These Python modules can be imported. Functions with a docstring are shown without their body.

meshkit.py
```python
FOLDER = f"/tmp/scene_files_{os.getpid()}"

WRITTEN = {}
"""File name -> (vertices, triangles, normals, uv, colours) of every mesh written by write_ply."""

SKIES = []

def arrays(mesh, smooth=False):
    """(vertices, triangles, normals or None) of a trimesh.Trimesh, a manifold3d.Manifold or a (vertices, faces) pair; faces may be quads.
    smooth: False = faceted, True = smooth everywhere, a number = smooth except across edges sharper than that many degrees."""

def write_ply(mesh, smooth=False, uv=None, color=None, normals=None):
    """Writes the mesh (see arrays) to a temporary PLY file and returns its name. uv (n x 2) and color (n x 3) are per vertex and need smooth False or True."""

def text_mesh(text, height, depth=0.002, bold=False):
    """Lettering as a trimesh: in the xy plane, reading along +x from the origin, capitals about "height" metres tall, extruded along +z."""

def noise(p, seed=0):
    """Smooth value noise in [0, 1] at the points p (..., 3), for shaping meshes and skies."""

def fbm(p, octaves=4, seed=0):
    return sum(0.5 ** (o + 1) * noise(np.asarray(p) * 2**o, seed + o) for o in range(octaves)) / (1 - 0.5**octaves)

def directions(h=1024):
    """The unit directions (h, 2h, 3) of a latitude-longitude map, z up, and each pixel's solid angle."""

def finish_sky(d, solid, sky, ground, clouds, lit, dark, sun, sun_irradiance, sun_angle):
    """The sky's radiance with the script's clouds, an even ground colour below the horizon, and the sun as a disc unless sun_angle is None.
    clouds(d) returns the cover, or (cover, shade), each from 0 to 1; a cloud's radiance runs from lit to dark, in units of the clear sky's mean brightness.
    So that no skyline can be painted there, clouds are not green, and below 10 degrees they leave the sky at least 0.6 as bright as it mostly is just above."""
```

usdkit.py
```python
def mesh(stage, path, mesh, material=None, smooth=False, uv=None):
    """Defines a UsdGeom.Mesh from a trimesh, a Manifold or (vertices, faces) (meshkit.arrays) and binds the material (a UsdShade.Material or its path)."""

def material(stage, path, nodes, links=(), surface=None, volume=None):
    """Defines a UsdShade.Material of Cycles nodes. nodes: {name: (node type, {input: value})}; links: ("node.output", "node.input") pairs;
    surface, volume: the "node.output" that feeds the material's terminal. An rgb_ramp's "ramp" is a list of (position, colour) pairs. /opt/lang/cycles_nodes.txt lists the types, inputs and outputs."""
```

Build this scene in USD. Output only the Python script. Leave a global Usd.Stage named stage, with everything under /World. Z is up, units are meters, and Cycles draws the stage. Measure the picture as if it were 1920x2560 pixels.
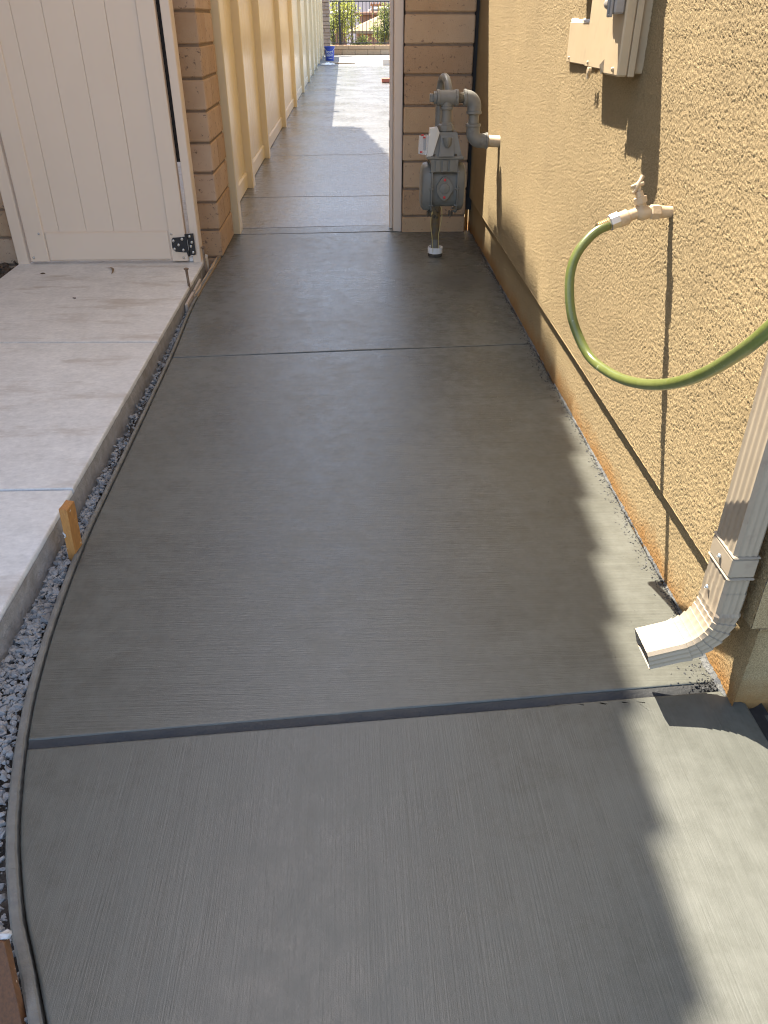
import math, random
import numpy as np, trimesh, usdkit, meshkit
from pxr import Usd, UsdGeom, UsdLux, UsdShade, Gf, Sdf
from shapely.geometry import Polygon, LineString, Point

random.seed(7)
rng = np.random.default_rng(7)
stage = Usd.Stage.CreateInMemory()
UsdGeom.SetStageUpAxis(stage, UsdGeom.Tokens.z)
UsdGeom.SetStageMetersPerUnit(stage, 1.0)
UsdGeom.Xform.Define(stage, '/World')
UsdGeom.Scope.Define(stage, '/World/Looks')
LK = '/World/Looks/'

# ------------------------------------------------------------------ camera, sky, sun
EXPOSURE = 2.05
SKY_STRENGTH = 0.115
SUN_INTENSITY = 1.25
SUN = np.array([-0.36, 0.46, 1.0]); SUN /= np.linalg.norm(SUN)
PITCH, YAW = math.radians(32.5), math.radians(2.55)
fw = np.array([math.sin(YAW) * math.cos(PITCH), math.cos(YAW) * math.cos(PITCH), -math.sin(PITCH)])
rt = np.array([math.cos(YAW), -math.sin(YAW), 0.0])
up = np.cross(rt, fw)
cam = UsdGeom.Camera.Define(stage, '/World/camera')
cam.CreateHorizontalApertureAttr(36.0); cam.CreateVerticalApertureAttr(48.0)
cam.CreateFocalLengthAttr(36.0 * 1930 / 1920)
cam.CreateClippingRangeAttr(Gf.Vec2f(0.02, 3000))
cam.CreateExposureAttr(EXPOSURE)
m = np.eye(4); m[0, :3], m[1, :3], m[2, :3], m[3, :3] = rt, up, -fw, (0, 0, 1.2)
cam.AddTransformOp().Set(Gf.Matrix4d(m.tolist()))

sky = UsdLux.DomeLight.Define(stage, '/World/sky')
sky.GetPrim().SetCustomDataByKey('kind', 'structure')
skym = usdkit.material(stage, LK + 'sky_air', {
    's': ('sky_texture', {'sky_type': 'single_scattering', 'sun_disc': False, 'sun_elevation': math.asin(SUN[2]),
                          'sun_rotation': math.atan2(SUN[0], SUN[1]), 'aerosol_density': 2.6}),
    'b': ('background_shader', {'strength': SKY_STRENGTH})}, [('s.color', 'b.color')], surface='b.background')
UsdShade.MaterialBindingAPI.Apply(sky.GetPrim()).Bind(skym)
sun = UsdLux.DistantLight.Define(stage, '/World/sun')
sun.CreateIntensityAttr(SUN_INTENSITY); sun.CreateAngleAttr(0.45); sun.CreateNormalizeAttr(True)
sun.CreateColorAttr(Gf.Vec3f(1.0, 0.93, 0.82))
zx = np.cross([0, 1, 0], SUN); zx /= np.linalg.norm(zx); zy = np.cross(SUN, zx)
m = np.eye(4); m[0, :3], m[1, :3], m[2, :3] = zx, zy, SUN
sun.AddTransformOp().Set(Gf.Matrix4d(m.tolist()))

# ------------------------------------------------------------------ prims
class Node:
    def __init__(s, path, base): s.path, s.base = path, np.asarray(base, float)

taken = set()
def numbered(parent, name):
    p = f'{parent}/{name}'; k = 0
    while p in taken:
        k += 1; p = f'{parent}/{name}_{k:03d}'
    taken.add(p)
    return p

def data(prim, **kw):
    for k, v in kw.items():
        if v: prim.SetCustomDataByKey(k, v)

def thing(name, label=None, cat=None, base=(0, 0, 0), group=None, kind=None, parent=None):
    pb = parent.base if parent else np.zeros(3)
    p = numbered(parent.path if parent else '/World', name)
    x = UsdGeom.Xform.Define(stage, p)
    x.AddTranslateOp().Set(Gf.Vec3d(*map(float, np.asarray(base, float) - pb)))
    data(x.GetPrim(), label=label, category=cat, group=group, kind=kind)
    return Node(p, base)

def arr(mesh):
    if isinstance(mesh, trimesh.Trimesh): return np.asarray(mesh.vertices), np.asarray(mesh.faces)
    if hasattr(mesh, 'to_mesh'):
        q = mesh.to_mesh(); return q.vert_properties[:, :3], q.tri_verts
    v, f = np.asarray(mesh[0], float), np.asarray(mesh[1], int)
    if f.shape[1] == 4: f = np.vstack([f[:, [0, 1, 2]], f[:, [0, 2, 3]]])
    return v, f

def join(*ms):
    vs, fs, n = [], [], 0
    for q in ms:
        v, f = arr(q); vs.append(v); fs.append(f + n); n += len(v)
    return np.vstack(vs), np.vstack(fs)

def part(parent, name, mesh, mat, smooth=False, label=None, kind=None, sub=False):
    """a mesh (world coordinates) as a child of the thing or part"""
    v, f = arr(mesh)
    p = numbered(parent.path, name)
    q = usdkit.mesh(stage, p, (v - parent.base, f), mat, smooth)
    data(q.GetPrim(), label=label, kind=kind)
    return Node(p, parent.base)

def solo(name, mesh, mat, label=None, cat=None, smooth=False, kind=None, group=None):
    p = numbered('/World', name)
    q = usdkit.mesh(stage, p, arr(mesh), mat, smooth)
    data(q.GetPrim(), label=label, category=cat, kind=kind, group=group)
    return Node(p, (0, 0, 0))

# ------------------------------------------------------------------ shapes
def rbox(lo, hi, r=0.003):
    """box with chamfered edges"""
    lo, hi = np.minimum(lo, hi).astype(float), np.maximum(lo, hi).astype(float)
    r = min(r, *(0.45 * (hi - lo)))
    pts = []
    for i in range(8):
        c = [(lo, hi)[(i >> k) & 1][k] for k in range(3)]
        s = [(1, -1)[(i >> k) & 1] for k in range(3)]
        for a in range(3):
            q = [c[k] + (0 if k == a else s[k] * r) for k in range(3)]
            pts.append(q)
    h = trimesh.convex.convex_hull(np.array(pts))
    return h.vertices, h.faces

def hull(pts):
    h = trimesh.convex.convex_hull(np.asarray(pts, float)); return h.vertices, h.faces

def frame_of(d):
    d = np.asarray(d, float) / np.linalg.norm(d)
    a = np.array([0, 0, 1.0]) if abs(d[2]) < 0.9 else np.array([0, 1.0, 0])
    x = np.cross(a, d); x /= np.linalg.norm(x)
    return x, np.cross(d, x), d

def lathe(p0, d, prof, n=28):
    """profile [(distance along d, radius)] turned about the axis through p0"""
    x, y, z = frame_of(d)
    p0 = np.asarray(p0, float)
    t = np.linspace(0, 2 * np.pi, n, endpoint=False)
    ring = np.cos(t)[:, None] * x + np.sin(t)[:, None] * y
    v = np.vstack([p0 + z * a + ring * r for a, r in prof])
    f = []
    for k in range(len(prof) - 1):
        for i in range(n):
            j = (i + 1) % n
            f.append([k * n + i, k * n + j, (k + 1) * n + j, (k + 1) * n + i])
    f = np.array(f); f = np.vstack([f[:, [0, 1, 2]], f[:, [0, 2, 3]]])
    v = np.vstack([v, p0 + z * prof[0][0], p0 + z * prof[-1][0]])
    a, b = len(v) - 2, len(v) - 1
    k = (len(prof) - 1) * n
    caps = [[a, (i + 1) % n, i] for i in range(n)] + [[b, k + i, k + (i + 1) % n] for i in range(n)]
    return v, np.vstack([f, caps])

def cyl(p0, p1, r, r1=None, n=24, c=0.0):
    p0, p1 = np.asarray(p0, float), np.asarray(p1, float)
    L = np.linalg.norm(p1 - p0); r1 = r if r1 is None else r1
    prof = [(0, r), (L, r1)] if c == 0 else [(0, r - c), (c, r), (L - c, r1), (L, r1 - c)]
    return lathe(p0, p1 - p0, prof, n)

def spline(pts, n=60):
    from scipy.interpolate import CubicSpline
    pts = np.asarray(pts, float)
    t = np.r_[0, np.cumsum(np.linalg.norm(np.diff(pts, axis=0), axis=1))]
    return CubicSpline(t, pts)(np.linspace(0, t[-1], n))

def tube(path, r, n=16, section=None):
    """a tube along the path; r a number or one per point; section: closed 2-D outline instead of a circle"""
    path = np.asarray(path, float); m_ = len(path)
    r = np.broadcast_to(r, m_)
    tan = np.gradient(path, axis=0); tan /= np.linalg.norm(tan, axis=1)[:, None]
    x = frame_of(tan[0])[0]; v = []
    if section is None:
        t = np.linspace(0, 2 * np.pi, n, endpoint=False); section = np.c_[np.cos(t), np.sin(t)]
    n = len(section)
    for k in range(m_):
        x = x - tan[k] * (x @ tan[k]); x /= np.linalg.norm(x); y = np.cross(tan[k], x)
        v.append(path[k] + r[k] * (section[:, :1] * x + section[:, 1:] * y))
    v = np.vstack(v)
    f = []
    for k in range(m_ - 1):
        for i in range(n):
            j = (i + 1) % n
            f.append([k * n + i, k * n + j, (k + 1) * n + j, (k + 1) * n + i])
    f = np.array(f); f = np.vstack([f[:, [0, 1, 2]], f[:, [0, 2, 3]]])
    v = np.vstack([v, path[0], path[-1]]); a, b = len(v) - 2, len(v) - 1; k = (m_ - 1) * n
    caps = [[a, (i + 1) % n, i] for i in range(n)] + [[b, k + i, k + (i + 1) % n] for i in range(n)]
    return v, np.vstack([f, caps])

def extrude(poly, h, M=None):
    q = trimesh.creation.extrude_polygon(poly, h, engine='earcut')
    v = np.asarray(q.vertices)
    if M is not None: v = v @ np.asarray(M, float)[:3, :3].T + np.asarray(M, float)[:3, 3]
    return v, np.asarray(q.faces)

def grid(us, vs, fn):
    """fn(U, V) -> (n, m, 3)"""
    U, V = np.meshgrid(us, vs, indexing='ij')
    P = fn(U, V); n, m_ = U.shape
    i = np.arange(n * m_).reshape(n, m_)
    f = np.stack([i[:-1, :-1], i[1:, :-1], i[1:, 1:], i[:-1, 1:]], -1).reshape(-1, 4)
    return P.reshape(-1, 3), np.vstack([f[:, [0, 1, 2]], f[:, [0, 2, 3]]])

def rot(axis, a):
    return trimesh.transformations.rotation_matrix(a, axis)[:3, :3]

def rough(mesh, amp, scale, seed=0):
    v, f = arr(mesh)
    n = np.stack([meshkit.fbm(v * scale + 31.7 * k, 3, seed + k) for k in range(3)], -1) - 0.5
    return v + 2 * amp * n, f

# ------------------------------------------------------------------ materials
def mat(name, col, col2=None, scale=8.0, rough_=0.6, rough2=None, bump=0.0, bscale=200.0, bdist=0.002, stretch=None,
        bstretch=None, spec=0.5, metal=0.0, coat=0.0, detail=4, dirt=None, dirt_scale=3.0, dirt_at=(0.55, 0.75), translucent=0.0,
        island=0.0, extra_bump=None, trans_col=None, grain=0.0):
    n = {'geo': ('geometry', {}), 'p': ('principled_bsdf', {'base_color': col, 'roughness': rough_, 'specular_ior_level': spec,
                                                         'metallic': metal, 'coat_weight': coat, 'coat_roughness': 0.15})}
    l = []
    cur = None
    if col2 is not None:
        n['mp'] = ('mapping', {'scale': stretch or (1, 1, 1)})
        n['nz'] = ('noise_texture', {'scale': scale, 'detail': float(detail), 'roughness': 0.6})
        n['rr'] = ('map_range', {'from_min': 0.3, 'from_max': 0.7, 'clamp': True})
        n['mx'] = ('mix_color', {'a': col, 'b': col2})
        l += [('geo.position', 'mp.vector'), ('mp.vector', 'nz.vector'), ('nz.fac', 'rr.value'), ('rr.result', 'mx.fac')]
        cur = 'mx.result'
        if rough2 is not None:
            n['rm'] = ('map_range', {'from_min': 0.3, 'from_max': 0.7, 'to_min': rough_, 'to_max': rough2, 'clamp': True})
            l += [('nz.fac', 'rm.value'), ('rm.result', 'p.roughness')]
    if dirt is not None:
        n['dn'] = ('noise_texture', {'scale': dirt_scale, 'detail': 6.0, 'roughness': 0.65})
        n['dr'] = ('map_range', {'from_min': dirt_at[0], 'from_max': dirt_at[1], 'clamp': True})
        n['dm'] = ('mix_color', {'a': col, 'b': dirt})
        l += [('geo.position', 'dn.vector'), ('dn.fac', 'dr.value'), ('dr.result', 'dm.fac')]
        if cur: l.append((cur, 'dm.a'))
        cur = 'dm.result'
    if island:
        n['ir'] = ('map_range', {'to_min': 1 - island, 'to_max': 1 + island})
        n['ic'] = ('combine_color', {})
        n['im'] = ('mix_color', {'blend_type': 'multiply', 'fac': 1.0, 'a': col, 'use_clamp': False})
        l += [('geo.random_per_island', 'ir.value'), ('ir.result', 'ic.r'), ('ir.result', 'ic.g'), ('ir.result', 'ic.b'), ('ic.color', 'im.b')]
        if cur: l.append((cur, 'im.a'))
        cur = 'im.result'
    if cur: l.append((cur, 'p.base_color'))
    if bump:
        n['bm'] = ('mapping', {'scale': bstretch or (1, 1, 1)})
        n['bn'] = ('noise_texture', {'scale': bscale, 'detail': 3.0, 'roughness': 0.6})
        n['bu'] = ('bump', {'strength': bump, 'distance': bdist})
        l += [('geo.position', 'bm.vector'), ('bm.vector', 'bn.vector'), ('bn.fac', 'bu.height'), ('bu.normal', 'p.normal')]
    surf = 'p.BSDF'
    if translucent:
        n['tl'] = ('translucent_bsdf', {'color': trans_col or col})
        n['mc'] = ('mix_closure', {'fac': translucent})
        l += [('p.BSDF', 'mc.closure1'), ('tl.BSDF', 'mc.closure2')]
        surf = 'mc.closure'
    return usdkit.material(stage, LK + name, n, l, surface=surf)

def concrete(name, base, var, stretch_fine, rough_lo, rough_hi, bump, cross=None, stain=None, blotch=0.6, contrast=0.12):
    """broomed concrete: soft blotches, fine broom lines (stretched noise), uneven gloss"""
    n = {'geo': ('geometry', {}),
         'n1': ('noise_texture', {'scale': blotch * 2.2, 'detail': 6.0, 'roughness': 0.62}),
         'n1b': ('noise_texture', {'scale': 14.0, 'detail': 5.0, 'roughness': 0.7}),
         'mp': ('mapping', {'scale': stretch_fine}),
         'nf': ('noise_texture', {'scale': 1.0, 'detail': 3.0, 'roughness': 0.7, 'distortion': 0.15}),
         'mp2': ('mapping', {'scale': tuple(0.22 * a for a in stretch_fine), 'location': (3.1, 1.7, 0)}),
         'nf2': ('noise_texture', {'scale': 1.0, 'detail': 2.0}),
         'ms': ('noise_texture', {'scale': 900.0, 'detail': 1.0}),
         'r1': ('map_range', {'from_min': 0.3, 'from_max': 0.7, 'clamp': True}),
         'r2': ('map_range', {'from_min': 0.25, 'from_max': 0.75, 'to_min': 1 - contrast, 'to_max': 1 + contrast}),
         'r3': ('map_range', {'from_min': 0.3, 'from_max': 0.7, 'to_min': 0.955, 'to_max': 1.045}),
         'r4': ('map_range', {'from_min': 0.3, 'from_max': 0.7, 'to_min': 0.93, 'to_max': 1.07}),
         'm1': ('mix_color', {'a': base, 'b': var}),
         'q1': ('math', {'math_type': 'multiply'}), 'q2': ('math', {'math_type': 'multiply'}),
         'cc': ('combine_color', {}),
         'm2': ('mix_color', {'blend_type': 'multiply', 'fac': 1.0, 'use_clamp': False}),
         'ro': ('map_range', {'from_min': 0.78, 'from_max': 1.22, 'to_min': rough_lo, 'to_max': rough_hi, 'clamp': True}),
         'ra': ('math', {'math_type': 'multiply_add', 'value2': 1.0}),
         'h1': ('math', {'math_type': 'multiply_add', 'value2': 0.5}),
         'h2': ('math', {'math_type': 'multiply_add', 'value2': 0.35}),
         'bu': ('bump', {'strength': bump, 'distance': 0.0025}),
         'p': ('principled_bsdf', {'specular_ior_level': 0.5})}
    l = [('geo.position', 'n1.vector'), ('geo.position', 'n1b.vector'), ('geo.position', 'mp.vector'), ('mp.vector', 'nf.vector'),
         ('geo.position', 'mp2.vector'), ('mp2.vector', 'nf2.vector'), ('geo.position', 'ms.vector'),
         ('n1.fac', 'r1.value'), ('r1.result', 'm1.fac'), ('nf.fac', 'r2.value'), ('nf2.fac', 'r3.value'), ('n1b.fac', 'r4.value'),
         ('r2.result', 'q1.value1'), ('r3.result', 'q1.value2'), ('q1.value', 'q2.value1'), ('r4.result', 'q2.value2'),
         ('q2.value', 'cc.r'), ('q2.value', 'cc.g'), ('q2.value', 'cc.b'), ('m1.result', 'm2.a'), ('cc.color', 'm2.b'),
         ('n1.fac', 'ra.value1'), ('n1b.fac', 'ra.value3'), ('ra.value', 'ro.value'), ('ro.result', 'p.roughness'),
         ('nf2.fac', 'h1.value1'), ('nf.fac', 'h1.value3'), ('ms.fac', 'h2.value1'), ('h1.value', 'h2.value3'),
         ('h2.value', 'bu.height'), ('bu.normal', 'p.normal')]
    cur = 'm2.result'
    if cross:   # faint trowel marks across
        n['mpc'] = ('mapping', {'scale': cross}); n['nc'] = ('noise_texture', {'scale': 1.0, 'detail': 3.0, 'roughness': 0.7})
        n['rc'] = ('map_range', {'from_min': 0.58, 'from_max': 0.75, 'to_max': 0.35, 'clamp': True})
        n['mc_'] = ('mix_color', {'b': tuple(1.5 * a for a in base)})
        l += [('geo.position', 'mpc.vector'), ('mpc.vector', 'nc.vector'), ('nc.fac', 'rc.value'), ('rc.result', 'mc_.fac'), (cur, 'mc_.a')]
        cur = 'mc_.result'
    if stain:
        n['mps'] = ('mapping', {'scale': (1.6, 5.0, 1.0)}); n['ns'] = ('noise_texture', {'scale': 1.3, 'detail': 7.0, 'roughness': 0.7})
        n['rs'] = ('map_range', {'from_min': 0.53, 'from_max': 0.68, 'to_max': 0.75, 'clamp': True})
        n['mst'] = ('mix_color', {'b': stain})
        l += [('geo.position', 'mps.vector'), ('mps.vector', 'ns.vector'), ('ns.fac', 'rs.value'), ('rs.result', 'mst.fac'), (cur, 'mst.a')]
        cur = 'mst.result'
    l.append((cur, 'p.base_color'))
    return usdkit.material(stage, LK + name, n, l, surface='p.BSDF')

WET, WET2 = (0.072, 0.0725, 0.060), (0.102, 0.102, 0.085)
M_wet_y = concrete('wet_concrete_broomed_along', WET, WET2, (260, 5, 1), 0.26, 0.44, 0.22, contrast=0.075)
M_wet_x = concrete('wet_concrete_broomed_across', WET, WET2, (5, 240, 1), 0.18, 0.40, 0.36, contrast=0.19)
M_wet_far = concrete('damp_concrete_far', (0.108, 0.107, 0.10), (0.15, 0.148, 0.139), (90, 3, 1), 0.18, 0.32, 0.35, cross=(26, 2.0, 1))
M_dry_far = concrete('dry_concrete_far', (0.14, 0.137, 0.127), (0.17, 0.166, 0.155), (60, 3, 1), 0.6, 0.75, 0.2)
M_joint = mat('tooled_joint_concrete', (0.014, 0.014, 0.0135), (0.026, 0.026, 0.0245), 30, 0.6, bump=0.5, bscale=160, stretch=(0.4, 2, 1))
M_old = concrete('dry_pinkish_concrete', (0.60, 0.575, 0.535), (0.66, 0.64, 0.60), (40, 55, 1), 0.7, 0.85, 0.25, stain=(0.42, 0.36, 0.30))
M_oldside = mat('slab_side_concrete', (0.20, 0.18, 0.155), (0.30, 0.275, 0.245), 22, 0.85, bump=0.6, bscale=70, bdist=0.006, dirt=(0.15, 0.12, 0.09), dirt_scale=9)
M_slabgap = mat('dusty_slab_joint', (0.05, 0.047, 0.042), rough_=0.95)
M_form = mat('cement_smeared_board', (0.125, 0.115, 0.095), (0.18, 0.168, 0.14), 22, 0.75, bump=0.7, bscale=60, bdist=0.004, dirt=(0.10, 0.10, 0.095), dirt_scale=14)
M_bare = mat('bare_pine', (0.50, 0.36, 0.22), (0.40, 0.27, 0.15), 6, 0.8, stretch=(60, 6, 60), bump=0.3, bscale=120)
M_pale = mat('weathered_pine', (0.50, 0.42, 0.34), (0.40, 0.32, 0.25), 6, 0.8, stretch=(60, 6, 60))
M_stake = mat('stained_stake_wood', (0.44, 0.20, 0.05), (0.30, 0.125, 0.03), 5, 0.7, stretch=(50, 50, 5), bump=0.4, bscale=100, dirt=(0.62, 0.55, 0.45), dirt_scale=42, dirt_at=(0.62, 0.66))
M_stake_dark = mat('dark_wet_stake_wood', (0.15, 0.06, 0.018), (0.085, 0.034, 0.011), 5, 0.6, stretch=(50, 50, 5), bump=0.4, bscale=100, dirt=(0.5, 0.4, 0.3), dirt_scale=42, dirt_at=(0.66, 0.69))
M_splat = mat('wet_cement_splash', (0.45, 0.44, 0.42), (0.6, 0.59, 0.56), 40, 0.5, bump=0.5, bscale=120)
M_rust = mat('rusty_steel', (0.13, 0.075, 0.045), (0.26, 0.19, 0.13), 60, 0.8, bump=0.5, bscale=150)
M_gravel = mat('blue_grey_gravel', (0.47, 0.45, 0.42), (0.62, 0.60, 0.56), 60, 0.75, bump=0.4, bscale=220, island=0.5, dirt=(0.13, 0.115, 0.10), dirt_scale=7)
M_soil = mat('dark_soil', (0.075, 0.062, 0.05), (0.11, 0.095, 0.08), 40, 0.95, bump=1.0, bscale=60, bdist=0.01)
M_mulch = mat('bark_mulch', (0.17, 0.105, 0.065), (0.30, 0.21, 0.14), 60, 0.9, island=0.6)
M_vinyl = mat('tan_vinyl', (0.685, 0.55, 0.425), (0.70, 0.565, 0.44), 2.5, 0.38, spec=0.5, bump=0.06, bscale=6, bstretch=(1, 1, 0.15), bdist=0.02)
M_vfence = mat('cream_vinyl', (0.80, 0.69, 0.475), (0.82, 0.71, 0.495), 2.0, 0.24, spec=0.5, translucent=0.12, trans_col=(0.75, 0.62, 0.35), bump=0.05, bscale=5, bstretch=(1, 1, 0.2), bdist=0.02)
M_block = mat('tan_masonry_block', (0.43, 0.27, 0.145), (0.50, 0.33, 0.185), 5, 0.9, bump=0.8, bscale=130, bdist=0.004, dirt=(0.20, 0.13, 0.085), dirt_scale=38, dirt_at=(0.60, 0.68))
M_block2 = mat('pinkish_masonry_block', (0.45, 0.295, 0.18), (0.52, 0.355, 0.225), 5, 0.9, bump=0.8, bscale=130, bdist=0.004, dirt=(0.18, 0.125, 0.09), dirt_scale=42, dirt_at=(0.60, 0.67))
M_blockv = [M_block, mat('tan_masonry_block_pale', (0.47, 0.31, 0.18), (0.53, 0.365, 0.22), 5, 0.9, bump=0.8, bscale=130, bdist=0.004, dirt=(0.22, 0.14, 0.09), dirt_scale=33, dirt_at=(0.60, 0.68)), mat('tan_masonry_block_dark', (0.385, 0.235, 0.125), (0.45, 0.285, 0.16), 5, 0.9, bump=0.8, bscale=130, bdist=0.004, dirt=(0.18, 0.11, 0.07), dirt_scale=41, dirt_at=(0.58, 0.67))]
M_block2v = [M_block2, mat('rosy_masonry_block', (0.46, 0.31, 0.205), (0.53, 0.375, 0.25), 5, 0.9, bump=0.8, bscale=130, bdist=0.004, dirt=(0.20, 0.13, 0.09), dirt_scale=36, dirt_at=(0.60, 0.67)), mat('brown_masonry_block', (0.41, 0.26, 0.15), (0.475, 0.32, 0.195), 5, 0.9, bump=0.8, bscale=130, bdist=0.004, dirt=(0.17, 0.11, 0.075), dirt_scale=44, dirt_at=(0.59, 0.67))]
M_mortar = mat('brown_mortar', (0.19, 0.135, 0.09), (0.25, 0.18, 0.125), 30, 0.95, bump=0.6, bscale=90)
M_black = mat('black_painted_steel', (0.012, 0.012, 0.013), rough_=0.35)
M_screw = mat('zinc_screw', (0.62, 0.62, 0.60), rough_=0.3, metal=1.0)
M_iron = mat('dark_iron', (0.02, 0.018, 0.018), rough_=0.5)
M_meter = mat('grey_meter_paint', (0.135, 0.131, 0.113), (0.165, 0.16, 0.138), 14, 0.42, dirt=(0.095, 0.088, 0.07), dirt_scale=18, bump=0.12, bscale=160)
M_pipe = mat('grey_pipe_paint', (0.15, 0.145, 0.127), (0.18, 0.173, 0.152), 18, 0.4, dirt=(0.10, 0.093, 0.078), dirt_scale=20, bump=0.2, bscale=140)
M_red = mat('red_seal', (0.50, 0.03, 0.035), rough_=0.5)
M_white = mat('white_plastic', (0.70, 0.69, 0.67), rough_=0.45)
M_indexbox = mat('grey_index_plastic', (0.50, 0.49, 0.46), (0.55, 0.54, 0.50), 12, 0.5)
M_dark = mat('dark_grime', (0.045, 0.04, 0.033), (0.09, 0.075, 0.05), 60, 0.85, bump=0.5, bscale=150)
M_ochre = mat('corroded_wrap', (0.17, 0.12, 0.045), (0.09, 0.08, 0.07), 35, 0.8, bump=0.8, bscale=120, bdist=0.004)
M_yellowwire = mat('yellow_wire', (0.50, 0.42, 0.18), rough_=0.5)
M_stuccopaint = mat('beige_enamel', (0.40, 0.305, 0.185), (0.43, 0.33, 0.205), 9, 0.5, bump=0.15, bscale=60, dirt=(0.34, 0.265, 0.17), dirt_scale=14)
M_oldmetal = mat('dull_grey_metal', (0.22, 0.20, 0.175), (0.28, 0.25, 0.215), 30, 0.5)
M_brasspaint = mat('painted_brass', (0.42, 0.305, 0.18), (0.46, 0.345, 0.21), 50, 0.5, bump=0.25, bscale=150, dirt=(0.33, 0.225, 0.12), dirt_scale=40)
M_alum = mat('aluminium_coupling', (0.75, 0.74, 0.70), rough_=0.28, metal=1.0)
M_brass = mat('bare_brass', (0.55, 0.42, 0.22), rough_=0.35, metal=0.9)
M_hose = mat('green_rubber_hose', (0.085, 0.100, 0.022), (0.112, 0.126, 0.036), 30, 0.24, spec=0.6, dirt=(0.40, 0.42, 0.30), dirt_scale=45, dirt_at=(0.66, 0.72), bump=0.15, bscale=160)
M_spout = mat('tan_downspout_enamel', (0.245, 0.198, 0.138), (0.27, 0.22, 0.156), 8, 0.55, dirt=(0.20, 0.15, 0.105), dirt_scale=20, bump=0.1, bscale=40)
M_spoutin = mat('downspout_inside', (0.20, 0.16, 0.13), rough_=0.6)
M_bucket = mat('blue_bucket_plastic', (0.02, 0.05, 0.30), rough_=0.35)
M_stone = mat('ledger_stone', (0.28, 0.20, 0.145), (0.36, 0.28, 0.21), 7, 0.9, bump=0.8, bscale=40, bdist=0.01, island=0.3)
M_rooftile = mat('clay_roof_tile', (0.34, 0.22, 0.15), (0.42, 0.30, 0.21), 3, 0.85, island=0.2)
M_farroof = mat('sandy_roof_tile', (0.20, 0.145, 0.08), (0.23, 0.17, 0.10), 2, 0.9, bump=0.8, bscale=3.0, bstretch=(1, 1, 3), bdist=0.06)
M_nstucco = mat('neighbour_stucco', (0.50, 0.41, 0.30), (0.54, 0.45, 0.34), 3, 0.95, bump=0.5, bscale=150)
M_farwall = mat('far_stucco_brown', (0.24, 0.14, 0.09), (0.27, 0.16, 0.105), 1, 0.95)
M_farwhite = mat('far_stucco_cream', (0.40, 0.36, 0.30), (0.43, 0.39, 0.33), 1, 0.95)
M_timber = mat('red_brown_timber', (0.26, 0.13, 0.07), (0.32, 0.17, 0.10), 4, 0.8)
M_glass = mat('dark_window_glass', (0.04, 0.045, 0.05), rough_=0.08)
M_hill = mat('dry_hillside', (0.085, 0.075, 0.085), (0.06, 0.055, 0.065), 0.03, 1.0, detail=8)
M_earth = mat('dry_earth', (0.16, 0.125, 0.09), (0.20, 0.16, 0.115), 0.5, 1.0, bump=0.6, bscale=12, bdist=0.02)
M_trunk = mat('grey_bark', (0.16, 0.12, 0.09), (0.22, 0.17, 0.13), 12, 0.9)
M_leafA = mat('yellow_green_leaf', (0.17, 0.19, 0.035), (0.24, 0.24, 0.06), 3, 0.5, translucent=0.5, trans_col=(0.40, 0.42, 0.08), island=0.4)
M_leafB = mat('mid_green_leaf', (0.13, 0.155, 0.05), (0.19, 0.20, 0.08), 3, 0.5, translucent=0.45, trans_col=(0.30, 0.34, 0.10), island=0.4)
M_dryleaf = mat('dry_leaf', (0.22, 0.15, 0.09), rough_=0.8)
M_sheet = mat('clear_plastic_sheet', (0.6, 0.62, 0.64), rough_=0.2)
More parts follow.
